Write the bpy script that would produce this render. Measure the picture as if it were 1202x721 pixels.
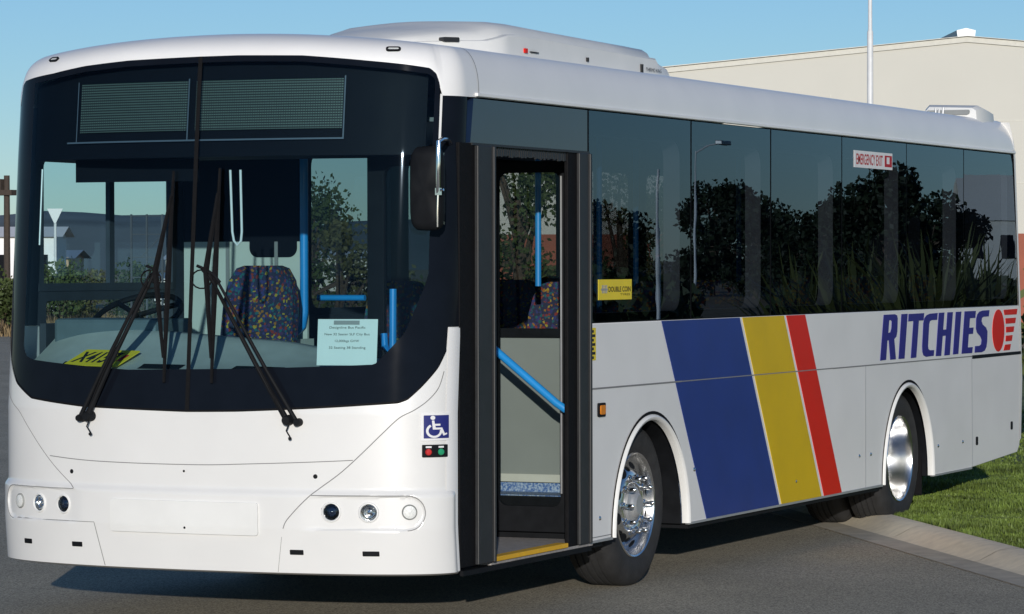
import bpy, bmesh, math, random
import numpy as np
from mathutils import Vector, Matrix, Quaternion
random.seed(7)
rng = np.random.default_rng(7)
PI = math.pi
for o in list(bpy.data.objects):
    bpy.data.objects.remove(o)
scene = bpy.context.scene
COL = scene.collection

# ------------------------------------------------------------------ camera
cam_d = bpy.data.cameras.new('camera')
cam_d.sensor_width = 36.0
cam_d.lens = 120.858
cam_d.clip_start = 0.1
cam_d.clip_end = 6000
cam = bpy.data.objects.new('camera', cam_d)
COL.objects.link(cam)
_R = Vector((0.4032311, -0.91509618, -0.00191525))
_U = Vector((0.0120184, 0.00320304, 0.99992265))
_F = Vector((0.91501926, 0.40322292, -0.01228956))
_m = Matrix((( _R.x, _U.x, -_F.x), (_R.y, _U.y, -_F.y), (_R.z, _U.z, -_F.z))).to_4x4()
_m.translation = Vector((-14.5501830, -6.87741282, 1.75674034))
cam.matrix_world = _m
scene.camera = cam

# ------------------------------------------------------------------ sky, sun, exposure
SUN_EL, SUN_AZ = math.radians(10.5), math.radians(23.5)     # light travels along +x turned SUN_AZ towards +y
travel = Vector((math.cos(SUN_AZ) * math.cos(SUN_EL), math.sin(SUN_AZ) * math.cos(SUN_EL), -math.sin(SUN_EL)))
world = bpy.data.worlds.new('World')
scene.world = world
world.use_nodes = True
nt = world.node_tree
bg = nt.nodes['Background']
sky = nt.nodes.new('ShaderNodeTexSky')
sky.sky_type = 'NISHITA'
sky.sun_disc = False
sky.sun_elevation = SUN_EL
sky.sun_rotation = math.atan2(-travel.x, -travel.y) % (2 * PI)
sky.air_density = 1.0
sky.dust_density = 0.4
sky.ozone_density = 3.9
sky.altitude = 2000
nt.links.new(sky.outputs[0], bg.inputs[0])
bg.inputs[1].default_value = 0.1
sun_d = bpy.data.lights.new('sun', 'SUN')
sun_d.energy = 3.3
sun_d.angle = math.radians(0.5)
sun_d.color = (1.0, 0.94, 0.86)
sun = bpy.data.objects.new('sun', sun_d)
COL.objects.link(sun)
sun.rotation_euler = travel.to_track_quat('-Z', 'Y').to_euler()
vs = scene.view_settings
vs.view_transform = 'Standard'
vs.look = 'None'
vs.exposure = 0.0
vs.gamma = 1.0
vs.use_curve_mapping = False
scene.cycles.max_bounces = 10
scene.cycles.transparent_max_bounces = 24

# ------------------------------------------------------------------ materials
MATS = {}
def nodes_of(name):
    m = bpy.data.materials.new(name)
    m.use_nodes = True
    MATS[name] = m
    t = m.node_tree
    return m, t, t.nodes['Principled BSDF']

def mat(name, col, rough=0.5, metal=0.0, coat=0.0, var=0.06, scale=8.0, bump=0.0, bscale=60.0, spec=0.5):
    """Principled paint with a little noise in colour, roughness and (optionally) bump."""
    m, t, b = nodes_of(name)
    tc = t.nodes.new('ShaderNodeTexCoord')
    nz = t.nodes.new('ShaderNodeTexNoise')
    nz.inputs['Scale'].default_value = scale
    nz.inputs['Detail'].default_value = 6
    t.links.new(tc.outputs['Object'], nz.inputs['Vector'])
    rp = t.nodes.new('ShaderNodeValToRGB')
    lo = [max(0, c * (1 - var)) for c in col]
    hi = [min(1, c * (1 + var)) for c in col]
    rp.color_ramp.elements[0].color = (*lo, 1); rp.color_ramp.elements[0].position = 0.3
    rp.color_ramp.elements[1].color = (*hi, 1); rp.color_ramp.elements[1].position = 0.7
    t.links.new(nz.outputs['Fac'], rp.inputs[0])
    t.links.new(rp.outputs[0], b.inputs['Base Color'])
    mr = t.nodes.new('ShaderNodeMapRange')
    mr.inputs['To Min'].default_value = max(0.02, rough * 0.85)
    mr.inputs['To Max'].default_value = min(1, rough * 1.15)
    t.links.new(nz.outputs['Fac'], mr.inputs['Value'])
    t.links.new(mr.outputs[0], b.inputs['Roughness'])
    b.inputs['Metallic'].default_value = metal
    b.inputs['Specular IOR Level'].default_value = spec
    if coat:
        b.inputs['Coat Weight'].default_value = coat
        b.inputs['Coat Roughness'].default_value = 0.04
    if bump:
        n2 = t.nodes.new('ShaderNodeTexNoise')
        n2.inputs['Scale'].default_value = bscale
        n2.inputs['Detail'].default_value = 4
        t.links.new(tc.outputs['Object'], n2.inputs['Vector'])
        bp = t.nodes.new('ShaderNodeBump')
        bp.inputs['Strength'].default_value = bump
        bp.inputs['Distance'].default_value = 0.01
        t.links.new(n2.outputs['Fac'], bp.inputs['Height'])
        t.links.new(bp.outputs[0], b.inputs['Normal'])
    return m

def glass(name, tint, f0=0.05, rough=0.0, wav=0.0):
    """Thin sheet of glass: tinted see-through plus a Fresnel reflection."""
    m = bpy.data.materials.new(name); m.use_nodes = True; MATS[name] = m
    t = m.node_tree
    for n in list(t.nodes): t.nodes.remove(n)
    out = t.nodes.new('ShaderNodeOutputMaterial')
    tr = t.nodes.new('ShaderNodeBsdfTransparent'); tr.inputs[0].default_value = (*tint, 1)
    gl = t.nodes.new('ShaderNodeBsdfGlossy'); gl.inputs['Roughness'].default_value = rough
    gl.inputs[0].default_value = (0.62, 0.80, 1.0, 1)
    lw = t.nodes.new('ShaderNodeLayerWeight'); lw.inputs[0].default_value = 0.5
    pw = t.nodes.new('ShaderNodeMath'); pw.operation = 'POWER'; pw.inputs[1].default_value = 5
    t.links.new(lw.outputs['Facing'], pw.inputs[0])
    ml = t.nodes.new('ShaderNodeMath'); ml.operation = 'MULTIPLY_ADD'
    ml.inputs[1].default_value = 1 - f0; ml.inputs[2].default_value = f0
    t.links.new(pw.outputs[0], ml.inputs[0])
    if wav:
        tc = t.nodes.new('ShaderNodeTexCoord')
        nz = t.nodes.new('ShaderNodeTexNoise'); nz.inputs['Scale'].default_value = 2.2
        t.links.new(tc.outputs['Object'], nz.inputs['Vector'])
        bp = t.nodes.new('ShaderNodeBump'); bp.inputs['Strength'].default_value = wav
        bp.inputs['Distance'].default_value = 0.01
        t.links.new(nz.outputs['Fac'], bp.inputs['Height'])
        t.links.new(bp.outputs[0], gl.inputs['Normal'])
    mx = t.nodes.new('ShaderNodeMixShader')
    t.links.new(ml.outputs[0], mx.inputs[0])
    t.links.new(tr.outputs[0], mx.inputs[1]); t.links.new(gl.outputs[0], mx.inputs[2])
    t.links.new(mx.outputs[0], out.inputs[0])
    return m

mat('white_paint', (0.765, 0.76, 0.745), 0.32, coat=0.5, var=0.02, scale=3, bump=0.02, bscale=3)
mat('white_side', (0.84, 0.835, 0.83), 0.38, coat=0.3, var=0.03, scale=2.5, bump=0.03, bscale=2.2)
mat('white_plastic', (0.78, 0.78, 0.76), 0.45, var=0.03, scale=6)
mat('black_gloss', (0.006, 0.008, 0.013), 0.06, var=0.1, spec=0.08)
mat('black_glass', (0.008, 0.016, 0.040), 0.05, var=0.1, spec=0.6)
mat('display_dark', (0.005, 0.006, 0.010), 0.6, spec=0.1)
mat('black_matte', (0.009, 0.010, 0.012), 0.6, var=0.2, scale=14, spec=0.12)
mat('rubber', (0.006, 0.006, 0.007), 0.7, var=0.25, scale=20, bump=0.25, bscale=90, spec=0.15)
mat('tyre_rubber', (0.022, 0.022, 0.023), 0.78, var=0.3, scale=11, bump=0.3, bscale=70)
mat('door_grey', (0.022, 0.023, 0.025), 0.5, var=0.15, scale=12, bump=0.05, bscale=40)
mat('seam', (0.22, 0.22, 0.22), 0.7)
mat('chrome', (0.86, 0.86, 0.86), 0.10, metal=1.0, var=0.03, scale=20)
mat('polished_alloy', (0.86, 0.86, 0.86), 0.22, metal=1.0, var=0.05, scale=16)
mat('stripe_blue', (0.018, 0.042, 0.22), 0.4, var=0.08, scale=4, spec=.25)
mat('stripe_gold', (0.66, 0.45, 0.012), 0.4, var=0.05, scale=4, spec=.2)
mat('stripe_red', (0.66, 0.016, 0.006), 0.4, var=0.05, scale=4, spec=.2)
mat('letter_blue', (0.026, 0.02, 0.22), 0.4, var=0.05, spec=.2)
mat('letter_red', (0.66, 0.014, 0.006), 0.4, var=0.05, spec=.2)
mat('sign_yellow', (0.80, 0.62, 0.03), 0.5, var=0.04)
mat('sign_white', (0.80, 0.80, 0.80), 0.5, var=0.03)
mat('sign_blue', (0.02, 0.025, 0.17), 0.45, var=0.05)
mat('ink', (0.015, 0.015, 0.016), 0.7)
mat('ink_red', (0.45, 0.02, 0.03), 0.7)
mat('ink_grey', (0.30, 0.31, 0.30), 0.8)
mat('paper', (0.74, 0.80, 0.76), 0.8, var=0.02)
mat('amber', (0.75, 0.24, 0.02), 0.25, var=0.1, scale=60)
mat('button_red', (0.55, 0.03, 0.03), 0.3)
mat('button_green', (0.02, 0.30, 0.14), 0.3)
mat('rail_blue', (0.018, 0.27, 0.68), 0.35, coat=0.3, var=0.05)
mat('panel_grey', (0.52, 0.55, 0.50), 0.55, var=0.05, scale=3)
mat('hood_teal', (0.10, 0.14, 0.16), 0.6, var=0.08)
mat('display_edge', (0.10, 0.12, 0.16), 0.5)
mat('modesty_grey', (0.27, 0.29, 0.27), 0.5, var=0.05, scale=3)
mat('dash_grey', (0.44, 0.48, 0.46), 0.6, var=0.06, scale=10, bump=0.05, bscale=120)
mat('interior_dark', (0.035, 0.045, 0.06), 0.7, var=0.15)
mat('ceiling_grey', (0.22, 0.23, 0.24), 0.7, var=0.05)
mat('window_trim', (0.50, 0.51, 0.53), 0.6, var=0.06)
mat('cream', (0.60, 0.60, 0.52), 0.6)
mat('step_grey', (0.34, 0.32, 0.31), 0.8, var=0.2, scale=40)
mat('step_yellow', (0.75, 0.42, 0.02), 0.6, var=0.08)
mat('headlight_dark', (0.10, 0.11, 0.12), 0.12, metal=0.9)
mat('lens_white', (0.75, 0.76, 0.74), 0.25, var=0.12, scale=140, bump=0.3, bscale=160)
mat('warehouse_wall', (0.60, 0.59, 0.535), 0.85, var=0.03, scale=0.4)
mat('warehouse_trim', (0.63, 0.62, 0.56), 0.7)
mat('warehouse_base', (0.33, 0.105, 0.065), 0.85, var=0.12, scale=1.5)
mat('roof_steel', (0.42, 0.44, 0.46), 0.45, metal=0.4)
mat('pole_paint', (0.72, 0.73, 0.74), 0.4, var=0.06)
mat('galvanised', (0.45, 0.46, 0.47), 0.45, metal=0.5)
mat('concrete_kerb', (0.78, 0.69, 0.53), 0.9, var=0.09, scale=14, bump=0.2, bscale=120)
mat('rack_steel', (0.10, 0.115, 0.13), 0.5, metal=0.3)
mat('kerb_gutter', (0.47, 0.425, 0.34), 0.92, var=0.16, scale=7, bump=0.25, bscale=90)
mat('bark', (0.09, 0.065, 0.045), 0.9, var=0.3, scale=20, bump=0.5, bscale=30)
mat('house_wall', (0.62, 0.60, 0.55), 0.85)
mat('shed_wall', (0.50, 0.36, 0.24), 0.85, var=0.1, scale=0.6)
mat('hill_hazed', (0.11, 0.14, 0.16), 0.95, var=0.3, scale=0.012)  # pale blue-grey, with distance haze painted into the hill colour
mat('timber', (0.06, 0.045, 0.035), 0.85, var=0.2, scale=12)
mat('grass_blade', (0.125, 0.18, 0.03), 0.6, var=0.6, scale=3.2)
mat('soil', (0.12, 0.16, 0.035), 0.95, var=0.45, scale=9, bump=.4, bscale=50)
mat('dry_grass', (0.26, 0.19, 0.10), 0.95, var=0.35, scale=0.5)

def leaf_mat(name, col, var=0.5):
    m = mat(name, col, 0.55, var=var, scale=1.3)
    b = m.node_tree.nodes['Principled BSDF']
    b.inputs['Specular IOR Level'].default_value = 0.25
    return m
leaf_mat('leaf_dark', (0.035, 0.055, 0.022))
leaf_mat('leaf_pine', (0.018, 0.028, 0.013))
leaf_mat('leaf_mid', (0.060, 0.085, 0.026))
leaf_mat('leaf_olive', (0.095, 0.095, 0.035))
leaf_mat('leaf_flax', (0.060, 0.070, 0.022))
leaf_mat('leaf_hedge', (0.075, 0.095, 0.025))

glass('windscreen_glass', (0.64, 0.80, 0.83), 0.012, rough=0.02)
glass('side_glass', (0.18, 0.195, 0.215), 0.085, wav=0.02)
glass('far_glass', (0.40, 0.44, 0.45), 0.05)
glass('door_glass', (0.80, 0.84, 0.84), 0.02)
glass('lamp_glass', (0.92, 0.94, 0.94), 0.05)

def fabric():
    m, t, b = nodes_of('seat_fabric')
    tc = t.nodes.new('ShaderNodeTexCoord')
    vo = t.nodes.new('ShaderNodeTexVoronoi'); vo.inputs['Scale'].default_value = 75
    t.links.new(tc.outputs['Object'], vo.inputs['Vector'])
    sp = t.nodes.new('ShaderNodeSeparateColor'); t.links.new(vo.outputs['Color'], sp.inputs[0])
    rp = t.nodes.new('ShaderNodeValToRGB'); rp.color_ramp.interpolation = 'CONSTANT'
    cs = [(0, (0.02, 0.025, 0.06)), (0.52, (0.05, 0.06, 0.24)), (0.64, (0.02, 0.16, 0.19)), (0.74, (0.34, 0.05, 0.04)),
          (0.82, (0.45, 0.20, 0.03)), (0.89, (0.55, 0.42, 0.05)), (0.94, (0.10, 0.05, 0.16))]
    cs = [(p, tuple(x*.6 for x in c)) if p > .5 else (p, c) for p, c in cs]
    e = rp.color_ramp.elements
    e[0].position, e[0].color = cs[0][0], (*cs[0][1], 1)
    e[1].position, e[1].color = cs[1][0], (*cs[1][1], 1)
    for p, c in cs[2:]:
        k = e.new(p); k.color = (*c, 1)
    t.links.new(sp.outputs[0], rp.inputs[0])
    t.links.new(rp.outputs[0], b.inputs['Base Color'])
    b.inputs['Roughness'].default_value = 0.9
fabric()

def led():
    m, t, b = nodes_of('led_matrix')
    tc = t.nodes.new('ShaderNodeTexCoord')
    sx = t.nodes.new('ShaderNodeSeparateXYZ'); t.links.new(tc.outputs['Object'], sx.inputs[0])
    def stripes(sock, period, duty):
        d = t.nodes.new('ShaderNodeMath'); d.operation = 'DIVIDE'; d.inputs[1].default_value = period
        t.links.new(sock, d.inputs[0])
        f = t.nodes.new('ShaderNodeMath'); f.operation = 'FRACT'; t.links.new(d.outputs[0], f.inputs[0])
        g = t.nodes.new('ShaderNodeMath'); g.operation = 'LESS_THAN'; g.inputs[1].default_value = duty
        t.links.new(f.outputs[0], g.inputs[0]); return g.outputs[0]
    a = stripes(sx.outputs['Z'], 0.0125, 0.5); c = stripes(sx.outputs['Y'], 0.0125, 0.7)
    mu = t.nodes.new('ShaderNodeMath'); mu.operation = 'MULTIPLY'
    t.links.new(a, mu.inputs[0]); t.links.new(c, mu.inputs[1])
    mx = t.nodes.new('ShaderNodeMix'); mx.data_type = 'RGBA'
    mx.inputs['A'].default_value = (0.006, 0.007, 0.009, 1); mx.inputs['B'].default_value = (0.12, 0.16, 0.14, 1)
    t.links.new(mu.outputs[0], mx.inputs['Factor'])
    t.links.new(mx.outputs['Result'], b.inputs['Base Color'])
    b.inputs['Roughness'].default_value = 0.6
led()

def speckle_floor():
    m, t, b = nodes_of('floor_blue')
    tc = t.nodes.new('ShaderNodeTexCoord')
    nz = t.nodes.new('ShaderNodeTexNoise'); nz.inputs['Scale'].default_value = 90; nz.inputs['Detail'].default_value = 3
    t.links.new(tc.outputs['Object'], nz.inputs['Vector'])
    rp = t.nodes.new('ShaderNodeValToRGB')
    rp.color_ramp.elements[0].position = 0.4; rp.color_ramp.elements[0].color = (0.06, 0.14, 0.36, 1)
    rp.color_ramp.elements[1].position = 0.62; rp.color_ramp.elements[1].color = (0.40, 0.50, 0.62, 1)
    t.links.new(nz.outputs['Fac'], rp.inputs[0]); t.links.new(rp.outputs[0], b.inputs['Base Color'])
    b.inputs['Roughness'].default_value = 0.7
speckle_floor()

def asphalt():
    m, t, b = nodes_of('asphalt')
    tc = t.nodes.new('ShaderNodeTexCoord')
    n1 = t.nodes.new('ShaderNodeTexNoise'); n1.inputs['Scale'].default_value = 0.7; n1.inputs['Detail'].default_value = 8
    n2 = t.nodes.new('ShaderNodeTexNoise'); n2.inputs['Scale'].default_value = 95; n2.inputs['Detail'].default_value = 3
    n3 = t.nodes.new('ShaderNodeTexNoise'); n3.inputs['Scale'].default_value = 5.5; n3.inputs['Detail'].default_value = 10
    n3.inputs['Roughness'].default_value = 0.75
    for n in (n1, n2, n3): t.links.new(tc.outputs['Object'], n.inputs['Vector'])
    r1 = t.nodes.new('ShaderNodeValToRGB')
    r1.color_ramp.elements[0].position = 0.3; r1.color_ramp.elements[0].color = (0.28, 0.255, 0.20, 1)
    r1.color_ramp.elements[1].position = 0.7; r1.color_ramp.elements[1].color = (0.365, 0.33, 0.26, 1)
    t.links.new(n1.outputs['Fac'], r1.inputs[0])
    vo = t.nodes.new('ShaderNodeTexVoronoi'); vo.inputs['Scale'].default_value = 130
    t.links.new(tc.outputs['Object'], vo.inputs['Vector'])
    sc = t.nodes.new('ShaderNodeSeparateColor'); t.links.new(vo.outputs['Color'], sc.inputs[0])
    ad = t.nodes.new('ShaderNodeMath'); ad.operation = 'MULTIPLY_ADD'; ad.inputs[1].default_value = 0.55; ad.inputs[2].default_value = 0.0
    t.links.new(sc.outputs[0], ad.inputs[0])
    a2 = t.nodes.new('ShaderNodeMath'); a2.operation = 'MULTIPLY_ADD'; a2.inputs[1].default_value = 0.6
    t.links.new(n2.outputs['Fac'], a2.inputs[0]); t.links.new(ad.outputs[0], a2.inputs[2])
    r2 = t.nodes.new('ShaderNodeValToRGB')
    r2.color_ramp.elements[0].position = 0.25; r2.color_ramp.elements[0].color = (0.40, 0.40, 0.40, 1)
    r2.color_ramp.elements[1].position = 0.85; r2.color_ramp.elements[1].color = (1.7, 1.68, 1.6, 1)
    t.links.new(a2.outputs[0], r2.inputs[0])
    mu = t.nodes.new('ShaderNodeMix'); mu.data_type = 'RGBA'; mu.blend_type = 'MULTIPLY'; mu.inputs['Factor'].default_value = 1
    t.links.new(r1.outputs[0], mu.inputs['A']); t.links.new(r2.outputs[0], mu.inputs['B'])
    r3 = t.nodes.new('ShaderNodeValToRGB')                              # tar stains with a shape of their own
    r3.color_ramp.elements[0].position = 0.345; r3.color_ramp.elements[0].color = (0.38, 0.38, 0.38, 1)
    r3.color_ramp.elements[1].position = 0.38; r3.color_ramp.elements[1].color = (1, 1, 1, 1)
    t.links.new(n3.outputs['Fac'], r3.inputs[0])
    m2 = t.nodes.new('ShaderNodeMix'); m2.data_type = 'RGBA'; m2.blend_type = 'MULTIPLY'; m2.inputs['Factor'].default_value = 1
    t.links.new(mu.outputs['Result'], m2.inputs['A']); t.links.new(r3.outputs[0], m2.inputs['B'])
    t.links.new(m2.outputs['Result'], b.inputs['Base Color'])
    b.inputs['Roughness'].default_value = 0.9
    bp = t.nodes.new('ShaderNodeBump'); bp.inputs['Strength'].default_value = 0.35; bp.inputs['Distance'].default_value = 0.006
    t.links.new(a2.outputs[0], bp.inputs['Height']); t.links.new(bp.outputs[0], b.inputs['Normal'])
asphalt()

# ------------------------------------------------------------------ mesh builder
class MB:
    def __init__(s):
        s.v, s.f, s.mi = [], [], []
    def add(s, vs, fs, mi=0):
        k = len(s.v)
        s.v += [tuple(p) for p in vs]
        s.f += [tuple(i + k for i in q) for q in fs]
        s.mi += [mi] * len(fs)
        return s
    def box(s, a, b, mi=0):
        (x0, y0, z0), (x1, y1, z1) = a, b
        vs = [(x0,y0,z0),(x1,y0,z0),(x1,y1,z0),(x0,y1,z0),(x0,y0,z1),(x1,y0,z1),(x1,y1,z1),(x0,y1,z1)]
        return s.add(vs, [(0,3,2,1),(4,5,6,7),(0,1,5,4),(1,2,6,5),(2,3,7,6),(3,0,4,7)], mi)
    def grid(s, P, mi=0, flip=False, closed_u=False):
        """P[i][j] points."""
        n, m_ = len(P), len(P[0])
        vs = [p for r in P for p in r]
        fs = []
        for i in range(n - (0 if closed_u else 1)):
            for j in range(m_ - 1):
                a, b_, c, d = i*m_+j, ((i+1) % n)*m_+j, ((i+1) % n)*m_+j+1, i*m_+j+1
                fs.append((a, d, c, b_) if flip else (a, b_, c, d))
        return s.add(vs, fs, mi)
    def tube(s, pts, r, n=10, mi=0, cap=True):
        pts = [Vector(p) for p in pts]
        rs = r if isinstance(r, (list, tuple)) else [r] * len(pts)
        rings = []
        up = None
        for i, p in enumerate(pts):
            d = (pts[min(i+1, len(pts)-1)] - pts[max(i-1, 0)]).normalized()
            if up is None:
                up = Vector((0, 0, 1)) if abs(d.z) < 0.9 else Vector((1, 0, 0))
            x = d.cross(up).normalized(); y = x.cross(d).normalized(); up = y
            rings.append([p + x*math.cos(2*PI*k/n)*rs[i] + y*math.sin(2*PI*k/n)*rs[i] for k in range(n)])
        base = [q for rg in rings for q in rg]
        fs = []
        for i in range(len(rings)-1):
            for k in range(n):
                fs.append((i*n+k, i*n+(k+1) % n, (i+1)*n+(k+1) % n, (i+1)*n+k))
        if cap:
            fs.append(tuple(range(n))[::-1]); fs.append(tuple((len(rings)-1)*n+k for k in range(n)))
        return s.add(base, fs, mi)
    def lathe(s, prof, c=(0,0,0), axis=(0,1,0), n=48, mi=0):
        """prof: (radius, along axis) pairs."""
        a = Vector(axis).normalized()
        h = Vector((0,0,1)) if abs(a.z) < 0.9 else Vector((1,0,0))
        x = h.cross(a).normalized(); y = a.cross(x)
        c = Vector(c)
        P = [[c + a*t + (x*math.cos(2*PI*k/n) + y*math.sin(2*PI*k/n))*r for (r, t) in prof] for k in range(n)]
        return s.grid(P, mi, closed_u=True)
    def prism(s, loops, fn, d0, d1, mi=0, fine=0.0):
        """flat polygon with holes (2D loops) extruded between depths; fn(a, b, d) -> point."""
        bm = bmesh.new()
        edges = []
        for lp in loops:
            vv = [bm.verts.new((p[0], p[1], 0)) for p in lp]
            edges += [bm.edges.new((vv[i], vv[(i+1) % len(vv)])) for i in range(len(vv))]
        bmesh.ops.triangle_fill(bm, use_beauty=True, use_dissolve=False, edges=edges)
        for _ in range(6 if fine else 0):                      # split long edges so the piece can follow a curved surface
            le = [e for e in bm.edges if e.calc_length() > fine]
            if not le: break
            bmesh.ops.subdivide_edges(bm, edges=le, cuts=1)
            bmesh.ops.triangulate(bm, faces=bm.faces)
        bm.verts.index_update()
        co = [(v.co.x, v.co.y) for v in bm.verts]
        tris = []
        for f in bm.faces:
            t = [v.index for v in f.verts]
            if f.normal.z < 0: t.reverse()
            tris.append(tuple(t))
        be = [tuple(v.index for v in e.verts) for e in bm.edges if len(e.link_faces) == 1]
        bm.free()
        nv = len(co)
        vs = [fn(a, b, d0) for a, b in co] + [fn(a, b, d1) for a, b in co]
        fs = list(tris) + [tuple(i+nv for i in reversed(t)) for t in tris]
        fs += [(i, i+nv, j+nv, j) for i, j in be]
        return s.add(vs, fs, mi)
    def build(s, name, mats, parent=None, smooth=35, bevel=0.0, origin=None):
        off = Vector((0,0,0))
        if parent is not None: off = world_origin(parent)
        org = Vector(origin) if origin is not None else off
        me = bpy.data.meshes.new(name)
        me.from_pydata([tuple(Vector(p) - org) for p in s.v], [], s.f)
        if not isinstance(mats, (list, tuple)): mats = [mats]
        for m in mats: me.materials.append(MATS[m])
        me.polygons.foreach_set('material_index', s.mi)
        bm = bmesh.new(); bm.from_mesh(me)
        bmesh.ops.recalc_face_normals(bm, faces=bm.faces)
        bm.to_mesh(me); bm.free()
        if smooth:
            me.polygons.foreach_set('use_smooth', [True]*len(me.polygons))
            me.set_sharp_from_angle(angle=math.radians(smooth))
        me.update()
        o = bpy.data.objects.new(name, me)
        COL.objects.link(o)
        if parent is not None: o.parent = parent
        o.location = org - off
        if bevel:
            bv = o.modifiers.new('bevel', 'BEVEL'); bv.width = bevel; bv.segments = 2
            bv.limit_method = 'ANGLE'; bv.angle_limit = math.radians(40)
        return o

def world_origin(o):
    p = Vector((0,0,0))
    while o is not None:
        p += o.location; o = o.parent
    return p
def tag(o, label=None, cat=None, group=None, kind=None):
    if label: o['label'] = label
    if cat: o['category'] = cat
    if group: o['group'] = group
    if kind: o['kind'] = kind
    return o
def thing(name, loc, label, cat, group=None):
    o = bpy.data.objects.new(name, None); COL.objects.link(o)
    o.empty_display_size = 0.3
    o.location = loc
    return tag(o, label, cat, group)
def rrect(x0, y0, x1, y1, r, n=6):
    pts = []
    for cx, cy, a in ((x1-r, y0+r, -90), (x1-r, y1-r, 0), (x0+r, y1-r, 90), (x0+r, y0+r, 180)):
        for k in range(n+1):
            t = math.radians(a + 90*k/n); pts.append((cx + r*math.cos(t), cy + r*math.sin(t)))
    return pts
def text_shapes(txt, x0, y0, x1, y1, bold=0.0, align_fill=True):
    """triangles of a line of text fitted in a rectangle -> (verts2d, faces)."""
    cu = bpy.data.curves.new('t', 'FONT'); cu.body = txt; cu.offset = bold
    ob = bpy.data.objects.new('t', cu); COL.objects.link(ob)
    bpy.context.view_layer.update()
    me = bpy.data.meshes.new_from_object(ob.evaluated_get(bpy.context.evaluated_depsgraph_get()))
    V = np.array([v.co[:2] for v in me.vertices]); F = [tuple(p.vertices) for p in me.polygons]
    bpy.data.objects.remove(ob); bpy.data.curves.remove(cu); bpy.data.meshes.remove(me)
    mn, mx = V.min(0), V.max(0)
    V = (V - mn) / (mx - mn) * np.array([x1-x0, y1-y0]) + np.array([x0, y0])
    return V, F

# ------------------------------------------------------------------ ground, road, kerb, lawn
def sheet(name, pts, z, m, kind='structure', thick=0.0):
    mb = MB(); mb.add([(p[0], p[1], z) for p in pts], [tuple(range(len(pts)))])
    o = mb.build(name, m, None, smooth=0)
    return tag(o, kind=kind)
KD = Vector((3.594, 2.362, 0)).normalized()              # along the kerb, away from the viewer
KN = Vector((KD.y, -KD.x, 0)) * 1.0                      # to the lawn side
K0 = Vector((5.401, -0.724, 0))
def kp(t, n, z=0): q = K0 + KD*t + KN*n; return (q.x, q.y, z)
tag(sheet('ground', [(-400,-1500), (3000,-1500), (3000,2500), (-400,2500)], -0.03, 'dry_grass'), kind='structure')
road_pts = [(-200,-120), (-60,-160)] + [kp(-60, 0)[:2], kp(40, 0)[:2], (52, 20), (70.9, 40), (69.5, 62), (20, 120), (-200, 120)]
tag(sheet('road', road_pts, 0.0, 'asphalt'))
# kerb: gutter pan then a low rolled nose
prof = [(0.0, 0.004), (0.16, 0.006), (0.205, 0.008), (0.24, 0.016), (0.29, 0.042), (0.335, 0.064), (0.37, 0.075), (0.42, 0.081), (0.49, 0.082), (0.505, 0.078), (0.51, 0.06), (0.51, -0.02)]
mb = MB()
seg = []
t = -60.0
while t < 40:
    seg.append((t, min(t+1.8, 40))); t += 1.8
for a, b in seg:
    P = [[kp(tt, n, z) for n, z in prof] for tt in np.linspace(a+0.004, b-0.004, 3)]
    mb.grid([q[:3] for q in P], 1); mb.grid([q[2:] for q in P])
mb.add([kp(-60, 0, 0.001), kp(40, 0, 0.001), kp(40, 0.5, 0.001), kp(-60, 0.5, 0.001)], [(0,1,2,3)])
tag(mb.build('kerb', ['concrete_kerb', 'kerb_gutter'], None, smooth=30), kind='structure')
lawn = [kp(-60, 0.505)[:2], kp(40, 0.505)[:2], (60, 4), (60, -60), (-30, -60)]
tag(sheet('lawn', lawn, 0.070, 'soil'))
# grass blades on the part of the lawn near the bus
def blades(n, t0, t1, n0, n1, h0, h1, z0, w=0.006):
    tt = rng.uniform(t0, t1, n); nn = n0 + (n1-n0) * rng.uniform(0, 1, n) ** 1.3
    base = np.array([K0.x, K0.y, 0]) + np.outer(tt, KD) + np.outer(nn, KN)
    base[:, 2] = z0
    a = rng.uniform(0, 2*PI, n); L = rng.uniform(h0, h1, n) * (0.75 + 0.5*np.sin(base[:,0]*3.1)*np.sin(base[:,1]*2.7)**2)
    d = np.stack([np.cos(a), np.sin(a), np.zeros(n)], 1)
    lean = np.stack([np.cos(a+1.3), np.sin(a+1.3), np.zeros(n)], 1) * (L*rng.uniform(0.1, 0.8, n))[:, None]
    tip = base + lean; tip[:, 2] += L
    V = np.stack([base - d*w, base + d*w, tip], 1).reshape(-1, 3)
    F = np.arange(3*n).reshape(-1, 3)
    return V, F
Va, Fa = blades(210000, -4.5, 8, 0.50, 5.5, 0.012, 0.042, 0.069, .0045)
Vb, Fb = blades(170000, -12, 18, 0.50, 14, 0.02, 0.05, 0.069, .010)
V1, F1 = np.concatenate([Va, Vb]), np.concatenate([Fa, Fb + len(Va)])
me = bpy.data.meshes.new('grass'); me.from_pydata(V1.tolist(), [], F1.tolist()); me.materials.append(MATS['grass_blade'])
go = bpy.data.objects.new('grass', me); COL.objects.link(go)
tag(go, 'short green mown grass on the verge behind the kerb', 'grass', kind='stuff')

# hills on the horizon
mb = MB()
xs = np.linspace(-1, 1, 60)
P = []
for i, a in enumerate(np.linspace(math.radians(10), math.radians(60), 80)):
    r = []
    for k, (rr, hh) in enumerate(((1150, -2), (1300, 0.65), (1500, 1.0), (1800, 0.9))):
        hgt = hh * (24 + 3*math.sin(a*23) + 2*math.sin(a*61+1) + 1.2*math.sin(a*140))
        r.append((-14.5 + rr*math.cos(a), -6.9 + rr*math.sin(a), hgt))
    P.append(r)
mb.grid(P)
tag(mb.build('hills', 'hill_hazed', None, smooth=60), kind='structure')

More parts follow.
